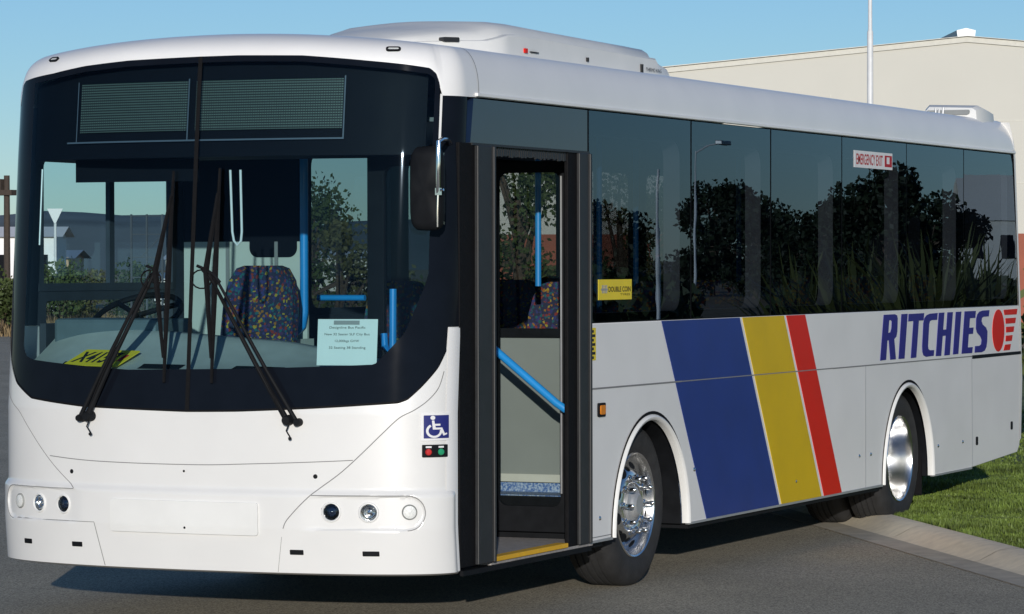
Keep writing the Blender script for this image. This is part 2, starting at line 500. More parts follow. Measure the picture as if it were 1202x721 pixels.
# ------------------------------------------------------------------ the bus
BUS = thing('bus', (5.2, 1.25, 0), 'white single-deck city bus with blue, gold and red stripes, front door open', 'bus')
SUP = 2.3
def lean(z): return float(np.interp(z, [0.28, 0.5, 1.05, 2.3, 2.7, 3.0], [0.025, 0.0, 0.0, 0.10, 0.14, 0.17]))
def plan(s):
    a = s*PI/2
    h = 1.25*math.copysign(abs(math.sin(a))**(2/SUP), s); u = (0.4 if s >= 0 else 0.47)*(1 - max(0.0, math.cos(a))**(2/SUP))
    return u, h
_ss = np.linspace(-1, 1, 2001)
_pl = np.array([plan(s) for s in _ss])
_arc = np.concatenate([[0], np.cumsum(np.hypot(*np.diff(_pl, axis=0).T))]); _arc -= _arc[1000]
def arc_of(s): return float(np.interp(s, _ss, _arc))
def s_of(w): return float(np.interp(w, _arc, _ss))
def h_to_s(h): return float(np.interp(h, _pl[:, 1], _ss))
def fnormal(s):
    e = 1e-3
    (u0, h0), (u1, h1) = plan(max(-1, s-e)), plan(min(1, s+e))
    d = Vector((u1-u0, -(h1-h0), 0)).normalized()        # moving in +s goes to -y
    n = Vector((d.y, -d.x, 0))
    if n.x > 0 and abs(s) < 0.9: n = -n
    if abs(s) >= 0.9 and n.y * (-s) < 0: n = -n
    return n
def fp(s, z, off=0.0):
    u, h = plan(s)
    return Vector((u + lean(z), 1.25 - h, z)) + fnormal(s)*off
SL = ([-1, -.875, -.82, -.72, -.655, -.53, -.42, -.285, 0, .11, .3, .485, .615, .655, .72, .82, .875, .882, 1],
      [1.46, 1.44, 1.36, 1.245, 1.173, 1.100, 1.085, 1.067, 1.053, 1.058, 1.075, 1.093, 1.103, 1.119, 1.177, 1.272, 1.351, 1.46, 1.46])
def zlow(s): return float(np.interp(s, *SL))
SU = ([-1, -.79, -.77, -.74, -.70, -.6, -.48, -.33, -.18, 0, .08, .25, .45, .6, .71, .745, .765, .775, .785, 1],
      [2.567, 2.567, 2.61, 2.67, 2.69, 2.703, 2.717, 2.746, 2.764, 2.772, 2.773, 2.765, 2.735, 2.715, 2.698, 2.672, 2.63, 2.59, 2.567, 2.567])
def zup(s): return float(np.interp(s, *SU))
SF = ([-.62, -.58, -.535, -.145, .11, .515, .635, .73, .76], [1.40, 1.31, 1.29, 1.249, 1.26, 1.284, 1.437, 1.68, 1.78])
def zf(s): return float(np.interp(s, *SF))
def front_loft(mb, svals, lo, hi, nz, off=0.0, mi=0):
    P = []
    for s in svals:
        a, b = (lo(s) if callable(lo) else lo), (hi(s) if callable(hi) else hi)
        P.append([fp(s, a + (b-a)*k/nz, off(s, a+(b-a)*k/nz) if callable(off) else off) for k in range(nz+1)])
    return mb.grid(P, mi)
def ss(a, b, n): return list(np.linspace(a, b, n))

# white front moulding with soft bumper step and the two lamp recesses
LAMP_C = [(.32, .66), (-.66, -.32)]
def smooth01(x): x = min(1, max(0, x)); return x*x*(3-2*x)
def capsule(s, z):
    w = abs(arc_of(s)); w0, w1 = arc_of(.345), arc_of(.655)
    cx = min(max(w, w0 - .12), w1)
    return math.hypot(w-cx, z-.578) - .083
def front_off(s, z):
    o = 0.018*smooth01((.69 - z)/.035)*smooth01((1-abs(s))/.08)
    if abs(s) > .27:
        o -= 0.011*smooth01(-capsule(s, z)/.008)*smooth01((abs(arc_of(s)) - arc_of(.345) + .12)/.14)
    return o
svals = sorted(set(np.round(np.concatenate([np.linspace(-1, 1, 181), np.linspace(.60, .76, 30), -np.linspace(.60, .76, 30), np.linspace(.87, .89, 9)]), 4)))
LAMPS = [(.375, .582, 'low'), (.500, .581, 'high'), (-.36, .582, 'low'), (-.475, .581, 'high')]
mb = MB()
front_loft(mb, svals, .287, zlow, 96, front_off)
_lc = [(arc_of(a), b) for a, b, c in LAMPS]
keep = []
for q in mb.f:                                           # openings for the sunk headlamps
    i_, k_ = divmod(q[0], 97)
    s0 = (svals[i_] + svals[min(i_+1, len(svals)-1)])/2; zz = sum(mb.v[m_][2] for m_ in q)/4
    if not any(math.hypot(arc_of(s0)-a, zz-b) < .0435 for a, b in _lc): keep.append(q)
mb.f = keep; mb.mi = [0]*len(keep)
mb.grid([[fp(s, .287, front_off(s, .287)), fp(s, .276, -0.012), fp(s, .276, -0.10)] for s in svals])
front = mb.build('front_panel', 'white_paint', BUS, smooth=40)

def ribbon(mb, pts, w, off):
    """thin line on the front moulding; pts as (s, z)."""
    ws = [Vector((arc_of(s), z)) for s, z in pts]
    a, b = [], []
    for i, p in enumerate(ws):
        d = (ws[min(i+1, len(ws)-1)] - ws[max(i-1, 0)]).normalized(); n = Vector((-d.y, d.x))*w/2
        a.append(p+n); b.append(p-n)
    def q(p): s = s_of(p.x); return fp(s, p.y, front_off(s, p.y) + off)
    mb.grid([[q(x), q(y)] for x, y in zip(a, b)])
def dense(pts, n=6):
    r = []
    if len(pts) > 3:                                     # smooth curve through the points
        Q = [pts[0]] + list(pts) + [pts[-1]]
        for i in range(1, len(Q)-2):
            p0, p1, p2, p3 = [np.array(x) for x in Q[i-1:i+3]]
            for k in range(n):
                t = k/n
                r.append(tuple(.5*(2*p1 + (p2-p0)*t + (2*p0-5*p1+4*p2-p3)*t*t + (3*p1-p0-3*p2+p3)*t**3)))
        return r + [pts[-1]]
    for (a, b), (c, d) in zip(pts[:-1], pts[1:]):
        for k in range(n): r.append((a+(c-a)*k/n, b+(d-b)*k/n))
    return r + [pts[-1]]
curveR = [(.86, 1.25), (.825, 1.173), (.76, 1.113), (.69, 1.068), (.62, 1.030), (.55, .955), (.49, .880), (.405, .770), (.315, .664), (.25, .551), (.235, .50)]
mb = MB()
ribbon(mb, dense(curveR, 8), .0045, .0015)
ribbon(mb, dense([(-s, z) for s, z in curveR[:9]], 8), .0035, .0015)
ribbon(mb, dense([(-.425, .817), (-.245, .800), (0, .795), (.155, .806), (.445, .829)], 10), .004, .0015)
ribbon(mb, dense([(-.24, .50), (-.232, .44), (-.212, .29)], 10), .004, .0015)
ribbon(mb, dense([(-.62, .500), (-.24, .502)], 20), .003, .0015)
ribbon(mb, dense([(.23, .46), (.215, .29)], 10), .002, .0015)
for sg in (1, -1):
    w0, w1 = arc_of(.315), arc_of(.655)
    top = [(s_of(sg*w), .661) for w in np.linspace(w0, w1, 24)] + [(s_of(sg*(w1 + .083*math.sin(a))), .578 + .083*math.cos(a)) for a in np.linspace(0, PI, 16)[1:]]
    ribbon(mb, top, .004 if sg > 0 else .003, .002)
mb.build('panel_gap', 'seam', front, smooth=0)
# raised blank number plate mount
mb = MB()
lp = rrect(arc_of(-.185), .463, arc_of(.168), .620, .015)
mb.prism([lp], lambda w, z, d: fp(s_of(w), z, front_off(s_of(w), z) + d), .012, -.004, fine=.04)
mb.build('plate_mount', 'white_plastic', front, smooth=30, bevel=.004)
# small bolts and ventilation slots
for s, z, r in ((-.33, .744, .011), (.325, .750, .011), (-.005, .763, .006), (0.0, .492, .006)):
    mb = MB(); c = fp(s, z, front_off(s, z)+.012 if abs(z-.492) < .01 else front_off(s, z)); n = fnormal(s)
    mb.lathe([(0, .004), (r*.6, .004), (r, .001), (r*1.05, -.004)], c, n, 16)
    mb.build('bolt_cap', 'black_matte', front)
for s, z, w in ((.27, .387, .034), (.505, .385, .040), (-.305, .388, .032), (-.54, .386, .030)):
    mb = MB(); a0 = arc_of(s)
    fn = lambda a, b, d: fp(s_of(a), b, front_off(s_of(a), b) + d)
    mb.prism([rrect(a0-w, z-.012, a0+w, z+.012, .003, 2)], fn, .003, -.004, fine=.02)
    mb.prism([rrect(a0-w*.8, z-.005, a0+w*.8, z+.005, .002, 2)], fn, .0045, .003, fine=.02)
    mb.build('vent_slot', 'black_matte', front, smooth=0)
# white corner flashing at the door edge (thin proud strip)
mb = MB()
front_loft(mb, ss(.885, 1.0, 8), .29, 1.455, 20, .004)
mb.build('corner_flashing', 'white_side', front)

# lamps
def lamp(s, z, r, kind):
    base = front_off(s, z); n = fnormal(s); c = fp(s, z, base)
    if kind == 'indicator':
        mb = MB(); mb.lathe([(0, .012), (r*.55, .011), (r*.85, .008), (r*.9, .0)], c, n, 36)
        o = mb.build('indicator', 'lens_white', front)
        mb = MB(); mb.lathe([(r*.89, .006), (r*.95, .009), (r*1.02, .006), (r*1.04, -.004)], c, n, 36)
        mb.build('bezel', 'ink_grey', o); return
    mb = MB()
    mb.lathe([(r*1.0, .002), (r*.95, -.006), (r*.92, -.020), (r*.80, -.034), (r*.5, -.046), (0, -.05)], c, n, 40)
    o = mb.build('headlight', 'chrome' if kind == 'high' else 'headlight_dark', front)
    mb = MB(); mb.lathe([(r*.96, -.012), (r*.98, .003), (r*1.04, .007), (r*1.16, .006), (r*1.27, -.002)], c, n, 40)
    mb.build('bezel', 'white_plastic', o)
    mb = MB()
    if kind == 'low': mb.lathe([(0, -.004), (r*.28, -.006), (r*.48, -.014), (r*.56, -.04)], c, n, 30)
    else: mb.lathe([(0, -.010), (r*.16, -.012), (r*.24, -.022), (r*.26, -.05)], c, n, 30)
    mb.build('bulb', 'chrome' if kind == 'high' else 'black_glass', o)
    mb = MB(); mb.lathe([(r*.50, -.016), (r*.56, -.010), (r*.62, -.016), (r*.62, -.03)] if kind == 'low' else [(r*.62, -.026), (r*.66, -.022), (r*.70, -.028)], c, n, 30)
    mb.build('trim_ring', 'chrome', o)
    mb = MB(); mb.lathe([(0, .004), (r*.5, .002), (r*.96, -.004)], c, n, 30)
    mb.build('lens', 'lamp_glass', o)
for sg, sv in ((1, (.375, .500, .665)), (-1, (.36, .475, .60))):
    lamp(sg*sv[0], .582, .040, 'low'); lamp(sg*sv[1], .581, .040, 'high'); lamp(sg*sv[2], .583, .036, 'indicator')

# black glazed area of the front
mb = MB()
front_loft(mb, ss(-.60, .74, 110), zlow, zf, 10, .0)
front_loft(mb, ss(-.77, -.60, 18), zlow, zup, 40, .0)
front_loft(mb, ss(.74, .77, 6), zlow, zup, 40, .0)
front_loft(mb, ss(-.60, .74, 110), lambda s: zup(s)-.03, zup, 2, .0)
WS = MB(); front_loft(WS, ss(-.60, .74, 110), zf, lambda s: zup(s)-.03, 50, .0)
ws = WS.build('windscreen', 'windscreen_glass', BUS, smooth=60)
mb.build('black_border', 'black_gloss', ws, smooth=40)
for a, b in ((.77, 1), (-1, -.77)):
    mb = MB(); front_loft(mb, ss(a, b, 24), zlow, 2.567, 30, .0)
    mb.build('corner_pillar', 'black_gloss', BUS, smooth=40)
mb = MB(); front_loft(mb, ss(.772, .786, 4), 2.30, 2.575, 8, .003); mb.build('pillar_trim', 'white_paint', BUS, smooth=40)
# centre joint
mb = MB()
front_loft(mb, [-.0028, .0028], zlow, lambda s: zup(s)-.0, 30, .0025)
mb.build('centre_joint', 'rubber', ws, smooth=0)
# rubber line round the glass
mb = MB()
P = []
for s in ss(-.9, .885, 150): P.append([fp(s, zlow(s)-.004, .002), fp(s, zlow(s)+.006, .003)])
mb.grid(P)
mb.build('rubber_seal', 'rubber', ws, smooth=0)

# roof cap, coves and roof, one shell
def zroof(v): return 2.895 - .062*(v-1.25)**2
REAR = ([.30, .358, .45, .9, 1.25, 1.45, 2.0, 2.57, 2.68, 2.80], [10.36, 10.40, 10.465, 10.50, 10.47, 10.453, 10.385, 10.31, 10.26, 10.17])
def urear(z): return float(np.interp(z, *REAR))
outl = []       # (start point, inner point, z start, z end) from right rear round the front to left rear
sl = ss(-1, 1, 151)
for u in np.linspace(10.31, .70, 24): outl.append((Vector((u, 0, 0)), Vector((u - .14*max(0, (u-9.5)/.81), .12, 0)), 2.57))
for s in reversed(sl):
    u, h = plan(s); a = s*PI/2
    st = Vector((u + lean(zup(s)), 1.25-h, 0))
    hi = 1.13*math.copysign(abs(math.sin(a))**(2/SUP), s)
    ce = max(0.0, math.cos(a))**(2/SUP)
    outl.append((st, Vector((u + lean(2.75) + .26*ce + .02, 1.25-hi, 0)), zup(s)))
for u in np.linspace(.70, 10.31, 24): outl.append((Vector((u, 2.5, 0)), Vector((u - .14*max(0, (u-9.5)/.81), 2.38, 0)), 2.57))
rings = []
NP = 12
for a, b, z0 in outl:
    z1 = zroof(b.y); r = []
    for k in range(NP+1):
        p = PI/2*k/NP
        f = 1-math.cos(p); g = math.sin(p)
        if z0 < 2.6: f = f**1.15
        r.append(Vector((a.x + (b.x-a.x)*f, a.y + (b.y-a.y)*f, z0 + (z1-z0)*g)))
    rings.append(r)
mb = MB(); mb.grid(rings)
n = len(rings); half = n//2
P = []
for i in range(half+1):
    A, B = rings[i][-1], rings[n-1-i][-1]
    P.append([Vector((A.x + (B.x-A.x)*k/16, A.y + (B.y-A.y)*k/16, zroof(A.y + (B.y-A.y)*k/16))) for k in range(17)])
mb.grid(P)
roof = mb.build('roof', 'white_side', BUS, smooth=50)
me = roof.data; me.materials.append(MATS['white_paint'])
# drip rail under the cove on both sides
for v, d in ((0, -1), (2.5, 1)):
    mb = MB()
    mb.box((.62, v + d*.014 if d < 0 else v-.004, 2.572), (10.30, v+.004 if d < 0 else v + d*.014, 2.590))
    mb.build('drip_rail', 'white_side', roof, smooth=0, bevel=.004)
# front roof joint line
mb = MB()
for k in (0,):
    P = []
    for kk in range(NP+1):
        p = PI/2*kk/NP; f = (1-math.cos(p))**1.15; g = math.sin(p)
        y = .12*f; z = 2.585 + (zroof(.12)-2.585)*g
        P.append([Vector((.655, y-.002, z+.001)), Vector((.661, y-.002, z+.001))])
    mb.grid(P)
mb.build('panel_gap', 'seam', roof, smooth=0)
# marker lamps on the roof cap
def cap_point(s, f):
    i = 24 + min(range(151), key=lambda k: abs(list(reversed(sl))[k]-s)); r = rings[i]
    x = f*NP; k = int(x); q = r[k].lerp(r[min(k+1, NP)], x-k)
    n_ = (rings[i+1][k]-rings[i-1][k]).cross(r[k+1]-r[k]).normalized()
    if n_.x > 0: n_ = -n_
    return q, n_
for s in (-.50, .545):
    q, n_ = cap_point(s, .36)
    x = Vector((0,0,1)).cross(n_).normalized(); y = n_.cross(x)
    fn = lambda a, b, d: q + x*a + y*b + n_*d
    mb = MB(); mb.prism([rrect(-.036, -.015, .036, .015, .0145), rrect(-.026, -.0075, .026, .0075, .007)], fn, .008, -.01)
    o = mb.build('marker_lamp', 'black_matte', BUS, smooth=30)
    mb = MB(); mb.prism([rrect(-.026, -.0075, .026, .0075, .007)], fn, .006, -.01)
    mb.build('lens', 'lens_white', o, smooth=30)

# right-hand (door side) lower body
def arch(cx, rx, rz, n=28, z0=.30):
    return [(cx - rx*math.cos(PI*k/n), z0 + rz*math.sin(PI*k/n)) for k in range(n+1)]
A1 = arch(2.942, .566, .627, z0=.307); A2 = arch(7.657, .568, .650, z0=.307)
low = [(2.04, .307)] + A1 + A2 + [(9.18, .307), (10.38, .355), (10.44, .40), (10.48, .55), (10.50, .9), (10.47, 1.25), (10.453, 1.448), (2.04, 1.448)]
sidefn = lambda a, b, d: (a, d, b)
mb = MB(); mb.prism([low], sidefn, 0.0, .035)
side = mb.build('side_panel', 'white_side', BUS, smooth=30, bevel=.004)
lowL = [(.475, .307)] + low[1:-2] + [(10.453, 1.448), (.475, 1.448)]
mb = MB(); mb.prism([lowL], sidefn, 2.465, 2.50)
sideL = mb.build('side_panel', 'white_side', BUS, smooth=30)
# seams of the side panels
mb = MB()
def sline(pts, w):
    for (a, b), (c, d) in zip(pts[:-1], pts[1:]):
        L = math.hypot(c-a, d-b); nx, nz = -(d-b)/L*w/2, (c-a)/L*w/2
        mb.add([(a+nx, -.0046, b+nz), (a-nx, -.0046, b-nz), (c-nx, -.0046, d-nz), (c+nx, -.0046, d+nz)], [(0,1,2,3)])
sline([(2.045, 1.106), (3.40, 1.104)], .008); sline([(3.40, 1.104), (6.05, 1.102)], .006); sline([(6.05, 1.101), (9.17, 1.099)], .007)
sline([(2.05, .325), (2.36, .325)], .004)
mb.build('panel_gap', 'seam', side, smooth=0)
for q, w in (([(6.72, 1.095), (6.72, .312)], .010), ([(9.165, 1.10), (9.182, .312)], .008)):
    mb = MB(); sline(q, w); mb.build('hatch_edge', 'window_trim', side, smooth=0)
# thin bright bottom edge trim
mb = MB()
for a, b in ((2.05, 2.37), (3.515, 7.08), (8.23, 9.17)):
    mb.box((a, -.006, .296), (b, .02, .309))
mb.build('edge_trim', 'galvanised', side, smooth=0)
# screws and latches seen along the skirt
for a, b in ((2.20, .42), (3.60, .60), (5.35, .43), (6.60, .52), (6.84, .52), (8.35, .50), (8.95, .50)):
    mb = MB(); mb.lathe([(0, -.008), (.008, -.006), (.013, 0.0)], (a, 0, b), (0, 1, 0), 14)
    mb.build('skirt_screw', 'chrome', side)
for a, b in ((9.30, .49), (10.22, .56)):
    mb = MB(); mb.prism([rrect(a-.022, b-.03, a+.022, b+.03, .012)], sidefn, -.006, .001)
    mb.build('flap_latch', 'black_matte', side)
# wheel arch lips
def lip(cx, rx, rz, z0):
    P = []
    n_ = 40
    for k in range(n_+1):
        t_ = PI*k/n_
        def q(e, d): return Vector((cx - (rx+e)*math.cos(t_), d, z0 + (rz+e)*math.sin(t_)))
        P.append([q(.005, -.001), q(.002, -.012), q(-.008, -.019), q(-.020, -.015), q(-.026, -.004), q(-.025, .028)])
    mb = MB(); mb.grid(P)
    o = mb.build('arch_lip', 'white_plastic', side, smooth=50)
    P = []
    for k in range(n_+1):
        t_ = PI*k/n_
        def q(e, d): return Vector((cx - (rx+e)*math.cos(t_), d, z0 + (rz+e)*math.sin(t_)))
        P.append([q(.007, -.003), q(.024, -.003)])
    mb = MB(); mb.grid(P); mb.build('gasket', 'rubber', o, smooth=0)
lip(2.942, .566, .627, .305); lip(7.657, .568, .650, .305)
# wheel wells
for cx in (2.942, 7.657):
    for y0, y1 in ((.036, .86), (1.64, 2.464)):
        mb = MB(); n_ = 20
        P = [[(cx - .55*math.cos(PI*k/n_), y, .30 + .60*math.sin(PI*k/n_)) for y in (y0, y1)] for k in range(n_+1)]
        mb.grid(P)
        yi = y1 if y0 < 1 else y0
        pts = [(cx - .55*math.cos(PI*k/n_), yi, .30 + .60*math.sin(PI*k/n_)) for k in range(n_+1)]
        mb.add(pts, [tuple(range(n_+1))])
        mb.build('wheel_well', 'black_matte', BUS, smooth=40)
# mud flap behind the rear wheel and front wheel
for u in (8.19,):
    mb = MB(); mb.box((u, .07, .17 if u > 5 else .24), (u+.012, .62, .60))
    mb.build('mud_flap', 'rubber', BUS, smooth=0)

# stripes and lettering
def decal(loops, name, m, parent, d=-.0035, fn=sidefn):
    mb = MB(); mb.prism(loops, fn, d, -.0002); return mb.build(name, m, parent, smooth=0)
decal([[(3.093, 1.446), (4.345, 1.446), (5.035, .3095), (3.794, .3095)]], 'blue_stripe', 'stripe_blue', side)
decal([[(4.392, 1.446), (5.125, 1.446), (5.832, .3095), (5.083, .3095)]], 'gold_stripe', 'stripe_gold', side)
decal([[(5.172, 1.446), (5.520, 1.446), (6.232, .3095), (5.884, .3095)]], 'red_stripe', 'stripe_red', side)
GLY = {
'R': [[(7.035, 1.124), (7.16, 1.126), (7.188, 1.253), (7.222, 1.254), (7.255, 1.124), (7.374, 1.124), (7.338, 1.259), (7.386, 1.275), (7.406, 1.309), (7.415, 1.395), (7.398, 1.416), (7.346, 1.424), (7.113, 1.423)], [(7.228, 1.385), (7.267, 1.386), (7.287, 1.377), (7.281, 1.333), (7.258, 1.306), (7.208, 1.301)]],
'I': [[(7.501, 1.422), (7.637, 1.423), (7.566, 1.124), (7.437, 1.124)]],
'T': [[(7.663, 1.421), (8.014, 1.422), (8.002, 1.373), (7.892, 1.373), (7.832, 1.124), (7.712, 1.123), (7.771, 1.372), (7.654, 1.371)]],
'C': [[(8.332, 1.419), (8.32, 1.372), (8.195, 1.372), (8.149, 1.365), (8.131, 1.344), (8.104, 1.195), (8.113, 1.175), (8.149, 1.166), (8.249, 1.165), (8.237, 1.126), (8.059, 1.123), (8.005, 1.133), (7.978, 1.158), (7.972, 1.197), (7.999, 1.355), (8.029, 1.39), (8.08, 1.408), (8.149, 1.416)]],
'H': [[(8.363, 1.419), (8.493, 1.42), (8.462, 1.301), (8.542, 1.301), (8.571, 1.42), (8.699, 1.42), (8.623, 1.122), (8.495, 1.121), (8.53, 1.259), (8.452, 1.258), (8.415, 1.121), (8.292, 1.122)]],
'J': [[(8.775, 1.42), (8.909, 1.421), (8.832, 1.124), (8.705, 1.123)]],
'E': [[(8.993, 1.421), (9.273, 1.421), (9.26, 1.371), (9.123, 1.371), (9.106, 1.303), (9.214, 1.303), (9.201, 1.259), (9.093, 1.258), (9.07, 1.164), (9.194, 1.164), (9.178, 1.122), (8.919, 1.123)]],
'S': [[(9.627, 1.422), (9.607, 1.377), (9.469, 1.376), (9.432, 1.369), (9.419, 1.346), (9.446, 1.322), (9.536, 1.297), (9.573, 1.269), (9.566, 1.199), (9.546, 1.157), (9.502, 1.131), (9.419, 1.122), (9.247, 1.123), (9.257, 1.169), (9.369, 1.169), (9.412, 1.179), (9.426, 1.211), (9.392, 1.235), (9.306, 1.265), (9.28, 1.297), (9.286, 1.362), (9.313, 1.394), (9.369, 1.414), (9.452, 1.421)]]}
mb = MB()
for g in GLY.values(): mb.prism(g, sidefn, -.0035, -.0002)
mb.build('lettering', 'letter_blue', side, smooth=0)
mb = MB()
mb.prism([[(9.864 + .157*math.cos(a), 1.27 + .154*math.sin(a)) for a in np.linspace(0, 2*PI, 40)[:-1]]], sidefn, -.0035, -.0002)
for q in ([(10.008, 1.419), (10.378, 1.422), (10.357, 1.381), (10.032, 1.381)], [(10.053, 1.356), (10.339, 1.357), (10.317, 1.317), (10.067, 1.316)],
          [(10.071, 1.293), (10.292, 1.293), (10.271, 1.253), (10.074, 1.251)], [(10.067, 1.228), (10.246, 1.229), (10.225, 1.187), (10.057, 1.186)],
          [(10.043, 1.162), (10.2, 1.164), (10.172, 1.121), (10.004, 1.12)]):
    mb.prism([q], sidefn, -.0035, -.0002)
mb.build('emblem', 'letter_red', side, smooth=0)
mb = MB(); mb.prism([[(9.188, 1.105), (10.475, 1.105), (10.478, 1.083), (9.188, 1.080)]], sidefn, -.004, -.0002)
mb.build('handle_strip', 'black_matte', side, smooth=0)
# amber side marker and the small ruled yellow sticker by the door
mb = MB(); mb.prism([rrect(2.165, .955, 2.262, 1.028, .01)], sidefn, -.010, 0); o = mb.build('side_marker', 'black_matte', side, bevel=.003)
mb = MB(); mb.prism([rrect(2.182, .967, 2.245, 1.016, .008)], sidefn, -.016, -.010); mb.build('lens', 'amber', o, bevel=.003)
mb = MB(); mb.prism([[(2.062, 1.255), (2.142, 1.255), (2.142, 1.425), (2.062, 1.425)]], sidefn, -.003, 0)
o = mb.build('ruled_sticker', 'sign_yellow', side, smooth=0)
mb = MB()
for k in range(7):
    mb.prism([[(2.066, 1.262+k*.023), (2.110 + .02*(k % 2), 1.262+k*.023), (2.110 + .02*(k % 2), 1.276+k*.023), (2.066, 1.276+k*.023)]], sidefn, -.0045, -.003)
mb.build('print', 'ink', o, smooth=0)

# side glazing
DIV = [2.045, 3.553, 4.895, 6.247, 7.619, 8.971]
def pane_poly(i, g=.006):
    u0 = DIV[i] + g
    if i < 5: u1 = DIV[i+1] - g; return [(u0, 1.455), (u1, 1.455), (u1, 2.562), (u0, 2.562)]
    return [(u0, 1.455), (10.405, 1.455), (10.335, 2.0), (10.235, 2.50), (10.19, 2.562), (u0, 2.562)]
holes = []
for i in range(6):
    a = DIV[i] + (.07 if i else .03); b = (DIV[i+1] if i < 5 else 10.30) - .13
    holes.append(rrect(a, 1.50, b, 2.44, .10))
for i in range(6):
    mb = MB(); pl = pane_poly(i, .011); uc = (DIV[i] + (DIV[i+1] if i < 5 else 10.3))/2; ta, tb = random.uniform(-.0022, .0022), random.uniform(-.003, .003)
    mb.add([(a, ta*(a-uc) + tb*(b-2.0), b) for a, b in pl], [tuple(range(len(pl)))])
    mb.build('side_window', 'side_glass', BUS, smooth=0)
mb = MB(); mb.prism([[(2.045, 1.449), (10.44, 1.449), (10.31, 2.567), (2.045, 2.567)]] + holes, sidefn, .010, .016)
mb.build('window_backing', 'black_matte', BUS, smooth=0)
mb = MB(); mb.prism([[(2.05, 1.449), (10.42, 1.449), (10.29, 2.567), (2.05, 2.567)]] + holes, sidefn, .018, .115)
mb.build('window_trim', 'window_trim', BUS, smooth=35)
# driver side wall of the upper body
dwin = [rrect(.66, 1.635, 2.00, 2.30, .04), rrect(.68, 1.455, 2.00, 1.575, .02)]
lh = []
for i in range(6):
    a = DIV[i] + .12; b = (DIV[i+1] if i < 5 else 10.25) - .14
    lh.append(rrect(a, 1.50, b, 2.42, .08))
mb = MB(); mb.prism([[(.50, 1.449), (10.44, 1.449), (10.31, 2.567), (.62, 2.567)]] + dwin + lh, sidefn, 2.455, 2.495)
mb.build('window_wall', 'interior_dark', BUS, smooth=35)
mb = MB()
for q in lh: mb.add([(a, 2.48, b) for a, b in q], [tuple(range(len(q)))])
mb.build('far_window', 'far_glass', BUS, smooth=0)
mb = MB()
for q in dwin: mb.add([(a, 2.48, b) for a, b in q], [tuple(range(len(q)))])
dw = mb.build('driver_window', 'lamp_glass', BUS, smooth=0)
mb = MB(); mb.box((1.315, 2.45, 1.64), (1.365, 2.475, 2.30)); mb.box((.60, 2.449, 1.625), (2.0, 2.476, 1.665))
mb.build('window_frame', 'interior_dark', dw, smooth=0)
# panel above the door, door posts, header
mb = MB(); mb.prism([[(.56, 2.345), (2.035, 2.345), (2.035, 2.562), (.60, 2.562)]], sidefn, .0, .05)
mb.build('door_header', 'black_glass', BUS, smooth=0)
mb = MB(); mb.box((.56, -.012, 2.335), (2.04, .05, 2.347)); 
for k in range(60):
    x = .60 + k*.0245 + random.uniform(-.004, .004); mb.box((x, .004, 2.285 + random.uniform(0, .012)), (x+.017, .012, 2.336))
mb.build('brush_strip', 'door_grey', BUS, smooth=0)

# rear wall
mb = MB(); P = []
for z in list(np.linspace(.44, 2.80, 40)):
    P.append([(urear(z) + .05*(1-abs(h/1.25)**6) - .0, 1.25-h, z) for h in np.linspace(-1.25, 1.25, 31)])
mb.grid(P)
mb.build('rear_panel', 'white_side', BUS, smooth=40)
mb = MB(); P = [[(urear(z)+.008 - .0, y, z) for y in (-.004, .03)] for z in np.linspace(.45, 2.60, 30)]
P2 = [[(urear(z)-.035, -.004, z), (urear(z)+.008, -.004, z)] for z in np.linspace(.45, 2.60, 30)]
mb.grid(P); mb.grid(P2); mb.build('rear_corner_trim', 'white_plastic', BUS, smooth=40)

# air conditioner pod
mb = MB()
sec = [(.95, .14, 2.875), (1.12, .27, 2.920), (1.35, .42, 2.958), (1.55, .52, 2.980), (1.64, .555, 3.000), (1.72, .562, 3.018), (1.85, .562, 3.026), (2.10, .562, 3.030), (2.64, .562, 3.022), (3.2, .562, 3.016), (3.80, .562, 3.010),
       (3.86, .56, 2.978), (4.0, .555, 2.958), (4.05, .55, 2.93), (4.12, .54, 2.82)]
PC = .862
P = []
for u, w, zt in sec:
    r = []
    zb = 2.78; e = min(.07, w*.2)
    f_ = min(1, w/.5); a1, a2_, a3 = .012*f_, .045*f_, .20*f_
    side_ = [(w, zb), (w-.006, zt-.084*f_), (w-a1, zt-.074*f_), (w-a2_, zt-.070*f_), (w-a2_-.015*f_, zt-.044*f_), (w-a2_-.05*f_, zt-.022*f_), (w-a2_-.11*f_, zt-.010*f_), (w-a3, zt)]
    pr = [(-a, b) for a, b in side_] + [(-(w-a3) + 2*(w-a3)*k/8, zt + .012*math.sin(PI*k/8)) for k in range(1, 8)] + [(a, b) for a, b in reversed(side_)]
    P.append([(u, PC+a, b - .055*max(0, a)**1.5*(1 if b > zb else 0)) for a, b in pr])
mb.grid(P)
mb.add([P[0][k] for k in range(len(P[0]))], [tuple(range(len(P[0])))]); mb.add(list(P[-1]), [tuple(range(len(P[-1])))])
pod = mb.build('air_conditioner', 'white_plastic', BUS, smooth=28)
fy = .30
podfn = lambda a, b, d: (a, .297 + d, b)
mb = MB(); mb.prism([rrect(1.90, 2.862, 1.935, 2.886, .004)], podfn, -.004, .010); mb.build('emblem', 'letter_red', pod, smooth=0)
for a, b, w, h in ((1.98, 2.868, .10, .006), (2.75, 2.862, .02, .022), (3.55, 2.842, .024, .048)):
    mb = MB(); mb.prism([[(a, b), (a+w, b), (a+w, b+h), (a, b+h)]], podfn, -.004, .010); mb.build('print', 'ink', pod, smooth=0)
V, F = text_shapes('THERMO KING', 3.62, 2.855, 3.86, 2.875)
mb = MB(); mb.add([podfn(a, b, -.002) for a, b in V], F); mb.build('lettering', 'ink', pod, smooth=0)
c0, c1 = Vector((1.20, .535, 2.900)), Vector((1.50, .365, 2.905))
